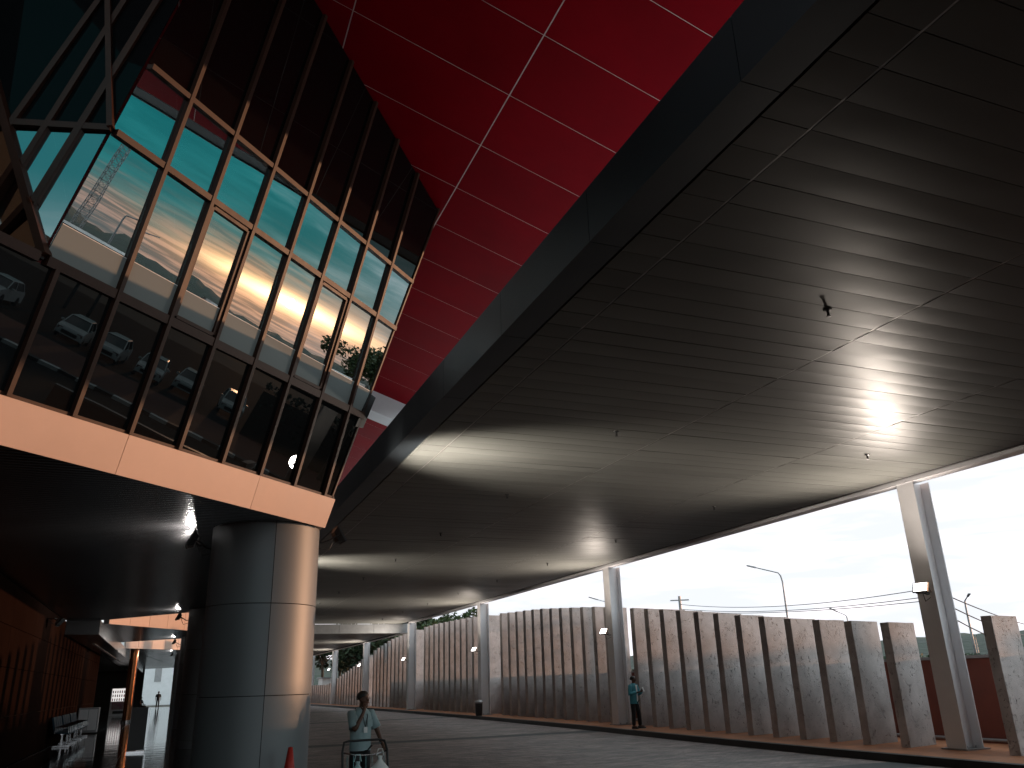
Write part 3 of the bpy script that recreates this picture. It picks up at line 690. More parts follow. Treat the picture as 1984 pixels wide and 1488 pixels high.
fbar(0.0 - 0.01, 4.64, u_right(10.1) - 0.01, 10.1, 0.035, -0.05, 0.03, 'corner_mullion')
cols = [u_right] + [lambda z, q=q: q for q in MU] + [u_left]
for z, w, d in ((ZS, 0.11, 0.06), (ZT, 0.075, 0.06), (ZU, 0.065, 0.06)):
    for i in range(len(cols) - 1):
        fbar(cols[i](z) - 0.033, z, cols[i + 1](z) + 0.033, z, w, -0.05, d, 'transom')
fbar(-9.0, ZS, -5.9, ZS, 0.11, -0.05, 0.06, 'transom')
fbar(-9.0, 4.652, u_right(4.65) - 0.02, 4.652, 0.036, -0.06, 0.03, 'bottom_rail')
# opening sashes
for ua, uc in ((MU[5], MU[4]), (MU[2], MU[1])):
    s = thing('opening_sash', BASE[bld.name]); s.parent = bld; s.location = (0, 0, 0)
    a, c, z0, z1 = ua + 0.055, uc - 0.055, ZS + 0.085, ZT - 0.07
    for q in ((a, z0, a, z1), (c, z0, c, z1)): fbar(*q, 0.045, 0.008, 0.045, 'sash_stile', s)
    for q in ((a + 0.023, z0, c - 0.023, z0), (a + 0.023, z1, c - 0.023, z1)): fbar(*q, 0.045, 0.008, 0.045, 'sash_rail', s)
# dark opened vent box at the outer corner
b = MB(); b.hexa([pt(0.05, 5.82, .03), pt(0.27, 5.85, .03), pt(0.27, 5.85, -0.3), pt(0.05, 5.82, -0.3), pt(0.2, 6.42, .03), pt(0.38, 6.40, .03), pt(0.38, 6.40, -0.3), pt(0.2, 6.42, -0.3)]); b.build('vent_box', M_BLACK, bld)

# folded corner facets to the left
Q = pt(-5.83, 6.1); Pc = pt(-5.65, 7.625)
dPQ = (Pc - Q) / (Pc.z - Q.z); dK = Vector((-0.386, 0.045, 1.0))
def on_pq(z): return Q + dPQ * (z - 6.1)
def on_k(z): return Q + dK * (z - 6.1)
N2 = Vector((-0.244, -0.968, -0.05)).normalized(); N3 = Vector((-0.574, -0.798, -0.184)).normalized()
def flat(pts, nrm, name, m, th=0.012):
    b = MB(); b.prism([p - nrm * th / 2 for p in pts], nrm * th); return b.build(name, m, bld)
flat([Q + Vector((-.005, 0, 0.08)), on_pq(7.6) - Vector((.03, 0, 0)), on_k(7.6) + Vector((.03, 0, 0))], N2, 'pane', G_VIS)
flat([on_pq(7.66) - Vector((.03, 0, 0)), on_pq(10.9) - Vector((.03, 0, 0)), on_k(10.9) + Vector((.03, 0, 0)), on_k(7.66) + Vector((.03, 0, 0))], N2, 'pane', G_DARK)
dS = Vector((-0.462, 0.333, 0.0))
flat([Q + dS * 0.05, on_k(7.6) + dS * .05, on_k(7.6) + dS * 5, Q + dS * 5], N3, 'pane', G_VIS)
flat([on_k(7.66) + dS * .05, on_k(10.9) + dS * .05, on_k(10.9) + dS * 5, on_k(7.66) + dS * 5], N3, 'pane', G_DARK)
def sbar(a, c, w, nrm, name='mullion', d=0.09):
    a, c = Vector(a), Vector(c); t = (c - a).normalized(); s = nrm.cross(t).normalized() * w / 2
    b = MB(); b.hexa([a - s - nrm * .04, a + s - nrm * .04, a + s + nrm * d, a - s + nrm * d, c - s - nrm * .04, c + s - nrm * .04, c + s + nrm * d, c - s + nrm * d]); b.build(name, M_FRAME, bld)
sbar(on_k(6.06), on_k(10.9), 0.085, ((N2 + N3) / 2).normalized(), 'corner_mullion')
sbar(on_pq(7.625) , on_k(7.625), 0.075, N2, 'transom', 0.06)
sbar(on_k(7.625), on_k(7.625) + dS * 5, 0.075, N3, 'transom', 0.06)
sbar(Q, Q + dS * 5, 0.11, N3, 'transom', 0.06)
sbar(Pc, Pc + (Vector((-1.288, 8.524, 8.311)) - Pc) * 3.4, 0.06, N2)
sbar((-0.55, 8.22, 10.46), (-1.86, 8.755, 6.56), 0.07, N2, d=0.06)
sbar((-0.90, 8.32, 10.44), (-2.03, 8.775, 7.04), 0.06, N2, d=0.06)
sbar((-1.22, 8.42, 10.15), (-2.23, 8.80, 7.50), 0.06, N2, d=0.06)
sbar((-1.815, 8.719, 6.685), (-2.35, 9.30, 5.95 + .2), 0.07, N3); sbar((-2.03, 8.773, 7.124), (-2.55, 9.30, 6.15), 0.07, N3)
# ledge below the folded facets
b = MB(); b.prism([Q + Vector((0, 0, -.03)), pt(-9, 6.07), Q + dS * 5 + Vector((-3, 2, -.03)), Q + dS * 5 + Vector((0, 0, -.03))], (0, 0, -0.05)); b.build('ledge', M_INNER, bld)

# return wall, floors and inner shell that close the bay
e0, e1 = pt(u_right(4.17), 4.17), pt(u_right(10.05), 10.05)
b = MB(); b.prism([e0 + Vector((-0.02, 0.06, 0.45)), e1 + Vector((-0.02, 0.06, 0)), Vector((e1.x, 27.4, e1.z)), Vector((e0.x, 27.4, 4.62))], (-0.12, 0, 0)); b.build('return_glazing', G_SPAN, bld)
b = MB(); b.prism([e0 + Vector((-0.02, 1.56, 0)), e0 + Vector((-0.02, 1.56, 0.46)), Vector((e0.x - .02, 27.5, 4.63)), Vector((e0.x - .02, 27.5, 4.17))], (-0.12, 0, 0)); b.build('band_panel', M_BAND, bld)
b = MB(); b.prism([(-4.2, 7.0, 4.45), (2.0, 13.2, 4.45), (2.0, 27.5, 4.45), (-2.4, 32.8, 4.45), (-9, 32.8, 4.45), (-9, 7.0, 4.45)], (0, 0, 0.12)); b.build('floor_slab', M_INNER, bld)
b = MB(); b.box(-5.3, -5.1, 7.2, 32.8, 4.6, 11.6); b.build('inner_wall', M_INNER, bld)
b = MB(); b.prism([(2.0, 27.6, 4.6), (-2.4, 32.9, 4.6), (-5.2, 32.9, 4.6), (-5.2, 33.1, 4.6), (-2.3, 33.1, 4.6), (2.1, 27.8, 4.6)], (0, 0, 5.6)); b.build('inner_wall', M_INNER, bld)
b = MB(); b.box(-5.6, -5.0, -30, 6.85, 0.0, 8.4); b.build('light_block_wall', M_INNER, bld)  # unseen wall added to cut fill light from the left
b = MB(); b.box(-5.3, -3.9, 7.0, 7.1, 6.1, 11.4); b.build('inner_wall', M_INNER, bld)
# things seen dimly through the glass: pale blinds
for k, u in enumerate((-4.55, -3.75, -2.2, -1.45, -0.65)):
    b = MB(); z0, z1 = ZS + 0.1, ZT + 0.75
    quad(b, [(u - 0.11, z0), (u + 0.11, z0), (u + 0.11, z1), (u - 0.11, z1)], -0.32, -0.31); b.build('blind', M_TEE, bld)

# ribbed metal soffit under the bay
def soffit(poly_xr, y0, y1, xl, name, pitch=0.125):
    b = MB(); y = y0
    while y + pitch < y1:
        xr = poly_xr(y + pitch / 2); x0 = xl(y + pitch / 2)
        if xr - x0 > 0.1:
            z = 4.175; h = pitch
            prof = [(0.006, 0.03), (0.012, 0.004), (h * 0.3, 0.0), (h * 0.5, -0.0012), (h * 0.7, 0.0), (h - 0.012, 0.004), (h - 0.006, 0.03)]
            i = len(b.v)
            for (yy, zz) in prof: b.v += [(x0, y + yy, z + zz), (xr, y + yy, z + zz)]
            for q in range(len(prof) - 1): b.f.append((i + 2 * q, i + 2 * q + 1, i + 2 * q + 3, i + 2 * q + 2))
        y += pitch
    return b.build(name, M_SLAT, bld, kind='stuff')
soffit(lambda y: min(2.03, y - 11.168 - 0.04, 2.03 if y < 27.6 else 2.08 - (y - 27.55) / 1.18), 7.4, 32.9, lambda y: -3.45 if y < 30 else -3.45, 'ribbed_soffit')
b = MB(); b.prism([(-4.2, 7.0, 4.215), (2.0, 13.2, 4.215), (2.0, 27.5, 4.215), (-2.4, 32.8, 4.215), (-9, 32.8, 4.215), (-9, 7.0, 4.215)], (0, 0, 0.2)); b.build('soffit_backing', M_GAP, bld)

# red sloping roof soffit
def red_z(x): return 10.0 - 0.3406 * (x - 3.87)
roof = thing('overhanging_roof', (3.87, 12, 10.0), 'dark sloping roof overhang lined with glossy red soffit panels', 'roof')
rx = [-4.9 + 0.0, -3.27, -0.89, 1.49, 3.87, 5.66]
slope = math.atan(-0.3406)
ry0 = 7.86 - 1.28 * 4
for i in range(len(rx) - 1):
    a, c = rx[i], rx[i + 1]; L_ = (c - a) / math.cos(slope)
    t = MB(); t.box(-L_ / 2 + 0.009, L_ / 2 - 0.009, -0.64 + 0.006, 0.64 - 0.006, 0, 0.012); me = t.mesh('red_panel', M_RED)
    for k in range(34):
        yc = ry0 + 1.28 * (k + 0.5)
        inst(me, 'red_panel', roof, ((a + c) / 2, yc, red_z((a + c) / 2)), (0, -slope, 0))
sl = Vector((math.cos(slope), 0, math.sin(slope))); nn = Vector((-sl.z, 0, sl.x))
yA, yB = ry0 - 0.02, ry0 + 1.28 * 34 + 0.02
b = MB(); b.prism([Vector((x, yA, red_z(x))) + nn * dz for x, dz in ((-4.9, 0.003), (5.66, 0.003), (5.66, 0.02), (-4.9, 0.02))], (0, yB - yA, 0)); b.build('joint_sealant', M_SEAL, roof)
b = MB(); b.prism([(-5.1, yA, red_z(-5.1) + 0.03), (5.98, yA, red_z(5.98) + 0.03), (5.98, yA, red_z(5.98) + 0.5), (-5.1, yA, red_z(-5.1) + 0.55)], (0, yB - yA, 0)); b.build('roof_deck', M_FASC, roof)
yS = -30.0  # unseen roof extension, added to keep sky light off the soffit and road
b = MB()
for i in range(2, len(rx) - 1):
    k = 0
    while yA - 1.28 * (k + 1) > yS:
        y1 = yA - 1.28 * k - 0.006; y0 = y1 - 1.268; b.prism([Vector((x, y0, red_z(x))) + nn * dz for x, dz in ((rx[i] + .006, 0), (rx[i + 1] - .006, 0), (rx[i + 1] - .006, 0.012), (rx[i] + .006, 0.012))], (0, 1.268, 0)); k += 1
b.build('added_red_panels', M_RED, roof, kind='stuff')
b = MB(); b.prism([Vector((x, yS, red_z(x))) + nn * dz for x, dz in ((-0.89, 0.009), (5.66, 0.009), (5.66, 0.02), (-0.89, 0.02))], (0, yA - yS - 0.002, 0)); b.build('joint_sealant', M_SEAL, roof)
b = MB(); b.prism([(-0.95, yS, red_z(-0.95) + 0.03), (5.98, yS, red_z(5.98) + 0.03), (5.98, yS, red_z(5.98) + 0.5), (-0.95, yS, red_z(-0.95) + 0.55)], (0, yA - yS - 0.002, 0)); b.build('roof_deck', M_FASC, roof)
b = MB(); b.prism([Vector((x, yS, red_z(x))) + nn * dz for x, dz in ((5.668, -0.002), (5.975, -0.002), (5.975, 0.025), (5.668, 0.025))], (0, yB - yS, 0)); b.build('edge_strip', M_BLACK, roof)
b = MB(); b.box(5.985, 6.03, yS, yB, red_z(5.98) - 0.03, red_z(5.98) + 0.52); b.build('roof_edge', M_FASC, roof)
# white cross beam hung under the soffit
b = MB(); b.hexa([(3.6, 21.8, red_z(3.6) - 0.62), (5.9, 21.8, red_z(5.9) - 0.62), (5.9, 22.5, red_z(5.9) - 0.62), (3.6, 22.5, red_z(3.6) - 0.62)] + [(3.6, 21.8, red_z(3.6) - 0.004), (5.9, 21.8, red_z(5.9) - 0.004), (5.9, 22.5, red_z(5.9) - 0.004), (3.6, 22.5, red_z(3.6) - 0.004)]); b.build('cross_beam', M_WHITE, roof)

# farther bays: peach bands, soffits, walls
def far_bay(name, a, c, yend, ztop, label):
    a, c = Vector(a), Vector(c); d = (c - a).normalized(); t = thing(name, (a.x, a.y, 0.15), label, 'building')
    nrm = Vector((d.y, -d.x, 0)); n = 5; L_ = (c - a).length * 1.25
    for i in range(n):
        p, q = a + d * (L_ * i / n + 0.008), a + d * (L_ * (i + 1) / n - 0.008)
        b = MB(); b.prism([p, q, q + Vector((0, 0, ztop)), p + Vector((0, 0, ztop))], nrm * 0.03); b.build('band_panel', M_BAND, t)
    e = a + d * L_
    b = MB(); b.prism([a - nrm * .01, e - nrm * .01, Vector((e.x, yend, 4.17)), Vector((-2.37, yend + 3.5, 4.17)), Vector((-2.37, a.y, 4.17))], (0, 0, 4.5)); b.build('bay_body', M_SLAT, t)
    return t
far_bay('terminal_bay', (-2.2, 34.35, 4.17), (0.44, 38.08, 4.17), 43.6, 1.1, 'second terminal bay with peach metal band seen beyond the near soffit')
far_bay('terminal_bay', (-2.45, 53.4, 4.17), (0.41, 56.2, 4.17), 98, 1.1, 'third terminal bay with orange lit band, beyond the second bay')
# inner wall along the concourse, in panels
iw = thing('concourse_wall', (-3.45, 28, 0.15), 'dark brown panelled wall along the left of the concourse', 'wall')
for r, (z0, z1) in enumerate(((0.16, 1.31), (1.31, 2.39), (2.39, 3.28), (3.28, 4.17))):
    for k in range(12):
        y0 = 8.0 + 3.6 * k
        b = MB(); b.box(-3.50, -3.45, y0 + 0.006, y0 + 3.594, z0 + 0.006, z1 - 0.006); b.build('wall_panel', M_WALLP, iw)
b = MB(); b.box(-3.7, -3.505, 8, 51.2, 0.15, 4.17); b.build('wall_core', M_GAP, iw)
b = MB(); b.box(-3.445, -2.372, 33.0, 98, 3.72, 4.2); b.build('bulkhead', M_SLAT, iw)
b = MB(); b.box(-3.0, -2.9, 39, 62, 3.69, 3.718); b.build('linear_trim', M_WHITE, iw)  # plain pale trim strip under the bulkhead
b = MB(); b.box(-9, -8.8, 51.3, 100, 0.15, 4.2); b.build('back_wall', M_INNER, iw)
b = MB(); b.box(-8.8, -3.7, 51.0, 51.25, 0.15, 4.2); b.build('back_wall', M_INNER, iw)
b = MB(); b.box(-8.8, -3.45, 51.3, 98, 3.9, 4.2); b.build('back_ceiling', M_INNER, iw)
b = MB(); b.box(-8.8, -2.2, 98.0, 98.2, 0.15, 4.2); b.build('back_wall', M_INNER, iw)
wf = floodlight('wall_floodlight', (-3.1, 28.2, 3.78), (0.75, -0.15, -0.6), 'pale square floodlight fixed high on the brown concourse wall', None, lit=False, arm=(-3.44, 28.2, 3.9), size=(0.3, 0.26))
for ch in wf.children:
    if ch.name.startswith('housing'): ch.data.materials[0] = M_GREY

# ------------------------------------------------------------------ round clad columns
def column(y, label, det=True):
    t = thing('round_column', (1.27, y, 0.15), label, 'column', 'round clad columns in a row')
    rows = [(0.15, 0.38), (0.38, 1.66), (1.66, 2.95), (2.95, 4.172)]
    b = MB(); b.lathe([(0.80, 0), (0.80, 4.02)], (1.27, y, 0.15), 40); b.build('core', M_GAP, t)
    for z0, z1 in rows:
        for s in range(3):
            a0 = math.radians(-86.3 + 120 * s) + 0.006; a1 = a0 + math.radians(120) - 0.012
            b = MB(); [b.lathe(pr, (1.27, y, 0), 28 if det else 14, a0, a1) for pr in ([(0.80, z0 + .006), (0.83, z0 + .006)], [(0.83, z0 + .006), (0.83, z1 - 0.006)], [(0.83, z1 - .006), (0.80, z1 - .006)])]
            o = b.build('cladding_panel', M_COLM, t)
            for p in o.data.polygons: p.use_smooth = abs(p.normal.z) < 0.5
    return t
CN = ['large round metal-clad column nearest the camera', 'second round metal-clad column behind the nearest one', 'third round metal-clad column along the concourse', 'fourth round metal-clad column along the concourse', 'fifth round metal-clad column along the concourse']
for i in range(5): column(13.7 + 14.7 * i, CN[i], i < 2)
CQ = ['nearest', 'second', 'third', 'fourth']
for i in range(4):
    y = 13.7 + 14.7 * i
    floodlight('column_floodlight', (0.13, y - 0.05, 3.98), (-0.90, 0.05, 0.44), 'lit floodlight on the concourse side of the %s round column' % CQ[i], 'floodlights on the concourse side of the columns', arm=(0.44, y, 3.85), power=120, size=(0.34, 0.26), glow=(1, 0.93, 0.86))
    floodlight('canopy_floodlight', (2.50, y + 0.35, 4.20), (0.86, 0.06, 0.50), 'lit floodlight on the driveway side of the %s round column' % CQ[i], 'floodlights on the driveway side of the columns', arm=(2.08, y + 0.15, 4.02), power=6800, size=(0.36, 0.28), glow=(1, 0.90, 0.78), spot=74)
# slender copper column in the concourse
t = thing('copper_column', (-1.95, 56, 0.15), 'slender polished copper column standing in the concourse', 'column')
b = MB(); b.lathe([(0.24, 0), (0.24, 4.02)], (-1.95, 56, 0.15), 24); b.build('shaft', M_COPPER, t, smooth=True)
b = MB(); b.lathe([(0.30, 0), (0.30, 0.12), (0.25, 0.14)], (-1.95, 56, 0.15), 24); b.build('base_ring', M_CHROME, t)

# ------------------------------------------------------------------ concourse furniture
# vending machine with lit front
t = thing('vending_machine', (-3.2, 74, 0.15), 'white lit vending machine at the far side of the concourse', 'vending machine')
b = MB(); b.box(-3.85, -2.55, 73.7, 74.5, 0.15, 2.15); b.build('cabinet', M_WHITE, t)
M_VEND = emit_mat('lit_front', (1.0, 0.94, 0.92), 1.3)
b = MB(); b.box(-3.78, -2.62, 73.68, 73.699, 1.2, 2.1); b.build('lit_window', M_VEND, t)
for r in range(3):
    for k in range(7):
        x = -3.70 + 0.155 * k
        b = MB(); b.lathe([(0.04, 0), (0.04, 0.15), (0.02, 0.2), (0.0, 0.2)], (x, 73.65, 1.22 + 0.28 * r), 8)
        b.build('bottle', mat('drink_%d' % ((r + k) % 3), [(0.5, 0.05, 0.08), (0.3, 0.25, 0.2), (0.1, 0.1, 0.15)][(r + k) % 3], 0.4), t)
b = MB(); b.box(-3.7, -2.7, 73.685, 73.699, 0.6, 1.12); b.build('picture_panel', mat('magenta_print', (0.35, 0.06, 0.14), 0.4, col2=(0.5, 0.45, 0.4), vscale=3), t)
b = MB(); b.box(-3.6, -2.8, 73.66, 73.699, 0.3, 0.5); b.build('dispense_flap', M_BLACK, t)
# rows of linked seats by the wall
seat_t = thing('seat_row', (0, 0, 0), 's', 'seating', 'linked seat rows along the brown wall')
for k in range(4):
    y = 0.58 * k
    b = MB(); b.obox((0.0, y, 0.43), (0.22, 0, -0.02), (0, 0.25, 0), (0, 0, 0.02)); b.build('seat', M_SEAT, seat_t, bevel=0.01)
    b = MB(); b.obox((-0.27, y, 0.68), (0.03, 0, 0.012), (0, 0.25, 0), (-0.06, 0, 0.24)); b.build('backrest', M_SEAT, seat_t, bevel=0.01)
for k in range(5):
    y = -0.29 + 0.58 * k
    b = MB(); b.tube([(-0.2, y, 0.42), (-0.2, y, 0.62), (0.18, y, 0.62), (0.2, y, 0.42)], 0.016, 6); b.build('armrest', M_CHROME, seat_t)
for y in (0.0, 1.74):
    b = MB(); b.bar((0, y, 0.4), (0, y, 0.05), 0.05, 0.05); b.bar((-0.25, y, 0.03), (0.25, y, 0.03), 0.05, 0.04); b.build('leg', M_CHROME, seat_t)
b = MB(); b.bar((0, -0.3, 0.40), (0, 2.05, 0.40), 0.05, 0.05); b.build('beam', M_CHROME, seat_t)
for i, y in enumerate((32.5, 35.2, 37.9)):
    lb = 'row of dark blue linked seats by the brown wall, %s from the camera' % ORD[i]
    if i == 0: seat_t.location = (-3.0, y, 0.15); seat_t['label'] = lb
    else: dup(seat_t, (-3.0, y, 0.15), label=lb)
t = thing('white_cabinet', (-3.0, 42.5, 0.15), 'pale grey cabinet standing beyond the blue seats', 'cabinet')
b = MB(); b.box(-3.4, -2.6, 42.2, 42.9, 0.2, 1.2); b.build('carcass', M_GREY, t, bevel=0.01)
b = MB(); b.box(-3.36, -3.01, 42.18, 42.197, 0.3, 1.14); b.build('door', M_WHITE, t)
b = MB(); b.box(-2.99, -2.64, 42.18, 42.197, 0.3, 1.14); b.build('door', M_WHITE, t)
# black notice board on a stand
t = thing('notice_stand', (-0.62, 27.5, 0.15), 'tall black notice board standing on the polished floor', 'notice stand')
b = MB(); b.box(-0.84, -0.40, 27.48, 27.52, 0.22, 1.36); b.build('board', M_BLACK, t)
b = MB(); b.box(-0.86, -0.38, 27.3, 27.7, 0.152, 0.2); b.build('foot', M_CHROME, t)
b = MB(); b.box(-0.37, -0.35, 27.48, 27.52, 0.2, 1.36); b.build('side_rail', M_CHROME, t)
# white building closing the view at the far end
t = thing('white_building', (-3, 136, 0), 'white panelled building closing the view at the end of the concourse', 'building')
b = MB(); b.box(-16, 10, 136, 146, 0, 9); b.build('wall', M_WHITE, t)
for r in range(6):
    b = MB(); b.box(-15.9, 9.9, 135.96, 135.999, 0.1 + 1.45 * r, 1.5 + 1.45 * r); b.build('cladding_panel', M_WHITE, t)
for x in (-1.2, 1.4):
    b = MB(); b.box(x - .45, x + .45, 135.9, 135.955, 3.2, 5.2); b.build('window', M_GREY, t)
    
# traffic cone beside the column
t = thing('traffic_cone', (1.70, 12.62, 0.15), 'red traffic cone with white collar at the foot of the nearest column', 'traffic cone')
c0 = (1.70, 12.62, 0.15)
b = MB(); b.box(1.70 - .2, 1.70 + .2, 12.62 - .2, 12.62 + .2, 0.152, 0.19); b.build('base', M_BLACK, t, bevel=0.01)
def cr_(z): return 0.155 - 0.125 * (z - 0.04) / 0.79
b = MB(); b.lathe([(cr_(.04), .04), (cr_(.36), .36)], c0, 24); b.lathe([(cr_(.56), .56), (cr_(.83), .83), (0.0, .835)], c0, 24); b.build('cone_body', M_CONE, t, smooth=True)
b = MB(); b.lathe([(cr_(.36) + .001, .36), (cr_(.56) + .001, .56)], c0, 24); b.build('collar', M_TEE, t, smooth=True)

# ------------------------------------------------------------------ people
def skin_obj(name, verts, edges, radii, m, parent, sub=1, root=0):
    me = bpy.data.meshes.new(name); me.from_pydata([tuple(v) for v in verts], edges, []); me.materials.append(m)
    o = bpy.data.objects.new(name, me); COL.objects.link(o); o.parent = parent
    sm = o.modifiers.new('skin', 'SKIN'); sm.use_smooth_shade = True; sm.branch_smoothing = 0.4
    if not me.skin_vertices: me.skin_vertices.new()
    for i, r in enumerate(radii):
        rr = r if isinstance(r, tuple) else (r, r); me.skin_vertices[0].data[i].radius = rr
        me.skin_vertices[0].data[i].use_root = (i == root)
    ss = o.modifiers.new('sub', 'SUBSURF'); ss.levels = sub; ss.render_levels = sub
    return o
class Skel:
    def __init__(s): s.v = []; s.e = []; s.r = []
    def add(s, p, r, frm=None):
        s.v.append(Vector(p)); s.r.append(r); i = len(s.v) - 1
        if frm is not None: s.e.append((frm, i))
        return i
    def chain(s, pts, frm):
        for p, r in pts: frm = s.add(p, r, frm)
        return frm
def hand(sk, wrist_i, wrist, d, palm_n, curl=0.5):
    d = Vector(d).normalized(); pn = Vector(palm_n).normalized(); side = d.cross(pn).normalized()
    palm = sk.add(Vector(wrist) + d * 0.055, (0.024, 0.034), wrist_i)
    for k, ln in enumerate((0.068, 0.078, 0.072, 0.056)):
        off = side * (0.030 - 0.02 * k)
        a = Vector(wrist) + d * 0.09 + off; b_ = a + (d * (1 - curl * .5) + pn * curl).normalized() * ln * .55; c = b_ + (d * (1 - curl) + pn * (curl + .3)).normalized() * ln * .5
        sk.chain([(a, 0.010), (b_, 0.009), (c, 0.008)], palm)
    a = Vector(wrist) + d * 0.04 + side * 0.04; sk.chain([(a, 0.011), (a + side * 0.025 + d * 0.03 + pn * 0.015, 0.009)], palm)
def person(loc, rz, label, arms, legs, top_mat, open_jacket=False, head_turn=(0, 0), seat=False, hscale=1.0):
    """arms/legs: joint positions in local space, x = person's left, -y = facing"""
    t = thing('person', (0, 0, 0), label, 'person')
    hip = 0.93 if not seat else 0.52
    dz = hip - 0.93
    def z(v): return v + dz
    ht = Vector((head_turn[0], head_turn[1], 0))
    sk = Skel()
    pel = sk.add((0, 0, z(0.95)), (0.13, 0.095))
    wa = sk.add((0, 0, z(1.08)), (0.125, 0.085), pel)
    ch = sk.add((0, -0.01, z(1.28)), (0.15, 0.10), wa)
    nb = sk.add((0, 0.0, z(1.42)), (0.075, 0.06), ch)
    nk = sk.add(Vector((0, -0.012, z(1.475))) + ht * 0.1, 0.052, nb)
    jw = sk.add(Vector((0, -0.03, z(1.525))) + ht * 0.35, (0.066, 0.072), nk)
    md = sk.add(Vector((0, -0.02, z(1.585))) + ht * 0.3, (0.076, 0.092), jw)
    cr = sk.add(Vector((0, -0.005, z(1.645))) + ht * 0.2, (0.066, 0.078), md)
    fd = (Vector((0, -1, 0)) + ht * 4).normalized(); sd = Vector((-fd.y, fd.x, 0))
    hc = Vector((0, -0.02, z(1.585))) + ht * 0.3
    sk.add(hc + fd * 0.108 + Vector((0, 0, -0.015)), 0.013, md)
    for s in (-1, 1): sk.add(hc + sd * 0.088 * s + Vector((0, 0, -0.012)), (0.018, 0.010), md)
    for s, (el, wr, hd, pn, curl) in ((1, arms[0]), (-1, arms[1])):
        sh = sk.add((0.165 * s, 0, z(1.385)), 0.058, ch)
        e_ = sk.add(Vector(el) + Vector((0, 0, dz)), 0.042, sh); w_ = sk.add(Vector(wr) + Vector((0, 0, dz)), 0.028, e_)
        hand(sk, w_, Vector(wr) + Vector((0, 0, dz)), hd, pn, curl)
    for s, (kn, an, toe) in ((1, legs[0]), (-1, legs[1])):
        hp = sk.add((0.085 * s, 0, z(0.88)), 0.085, pel); k_ = sk.add(kn, 0.055, hp); a_ = sk.add(an, 0.040, k_); sk.add(toe, 0.036, a_)
    skin_obj('body', sk.v, sk.e, sk.r, M_SKIN, t)
    # upper garment: torso rings with sleeves, one mesh
    g = MB(); n = 20
    hem = 0.80 if open_jacket else 0.85
    rings = [(hem, .172, .132), (hem + .10, .168, .126), (1.08, .166, .120), (1.22, .180, .126), (1.32, .186, .122), (1.385, .170, .104), (1.43, .105, .080), (1.465, .066, .064)]
    for (zz, ax_, ay_) in rings:
        for q in range(n):
            a = 2 * PI * q / n; fold = 1 + 0.035 * noise.noise(Vector((math.cos(a) * 3, math.sin(a) * 3, zz * 6 + loc[0])))
            g.v.append((math.cos(a) * ax_ * fold, math.sin(a) * ay_ * fold, z(zz)))
    for k in range(len(rings) - 1):
        for q in range(n): g.f.append((k * n + q, k * n + (q + 1) % n, (k + 1) * n + (q + 1) % n, (k + 1) * n + q))
    for s, A in ((1, arms[0]), (-1, arms[1])):
        el, wr = Vector(A[0]) + Vector((0, 0, dz)), Vector(A[1]) + Vector((0, 0, dz)); shp = Vector((0.155 * s, 0, z(1.375)))
        if open_jacket: g.tube([shp - Vector((.05 * s, 0, 0)), shp, shp.lerp(el, .5), el, el.lerp(wr, .45), el.lerp(wr, .85)], [.06, .078, .070, .064, .058, .050], 12)
        else: g.tube([shp - Vector((.05 * s, 0, 0)), shp, shp.lerp(el, .4), shp.lerp(el, .82)], [.06, .078, .076, .080], 12)
    g.build('jacket' if open_jacket else 'shirt', top_mat, t, smooth=True)
    # trousers
    s3 = Skel(); j0 = s3.add((0, 0, z(0.95)), (0.138, 0.098))
    for s, (kn, an, toe) in ((1, legs[0]), (-1, legs[1])):
        hp = s3.add((0.088 * s, 0, z(0.84)), 0.092, j0); k_ = s3.add(kn, 0.078, hp); s3.add(Vector(an) + Vector((0, 0, -0.01)), 0.070, k_)
    skin_obj('trousers', s3.v, s3.e, s3.r, M_TROUS, t)
    for s, (kn, an, toe) in ((1, legs[0]), (-1, legs[1])):
        an, toe = Vector(an), Vector(toe); d = Vector((toe.x - an.x, toe.y - an.y, 0)).normalized(); sd_ = Vector((-d.y, d.x, 0)); zb = min(toe.z, an.z) - 0.045
        b = MB(); base = Vector((an.x, an.y, zb))
        rings = []
        prof = [(-0.085, 0.03, 0.075), (-0.05, 0.042, 0.095), (0.03, 0.043, 0.09), (0.10, 0.05, 0.062), (0.16, 0.045, 0.05), (0.195, 0.02, 0.035)]
        i0 = 0
        for (u_, w_, h_) in prof:
            for (sx, hz) in ((-1, 0), (1, 0), (0.9, h_ * .6), (0.4, h_), (-0.4, h_), (-0.9, h_ * .6)): b.v.append(tuple(base + d * u_ + sd_ * w_ * sx + Vector((0, 0, hz))))
        for k in range(len(prof) - 1):
            for q in range(6): b.f.append((k * 6 + q, k * 6 + (q + 1) % 6, k * 6 + 6 + (q + 1) % 6, k * 6 + 6 + q))
        b.f.append(tuple(range(5, -1, -1))); b.f.append(tuple((len(prof) - 1) * 6 + q for q in range(6)))
        b.build('shoe', M_BLACK, t, smooth=True)
        b = MB(); b.prism([base + d * u_ + sd_ * w_ + Vector((0, 0, -0.012)) for u_, w_ in ((-.088, -.03), (.1, -.052), (.19, -.02), (.19, .02), (.1, .052), (-.088, .03))], (0, 0, 0.014)); b.build('sole', M_TEE, t)
    # hair
    hcc = Vector((0, 0.002, z(1.605))) + ht * 0.25
    b = MB(); nr, ns = 7, 16
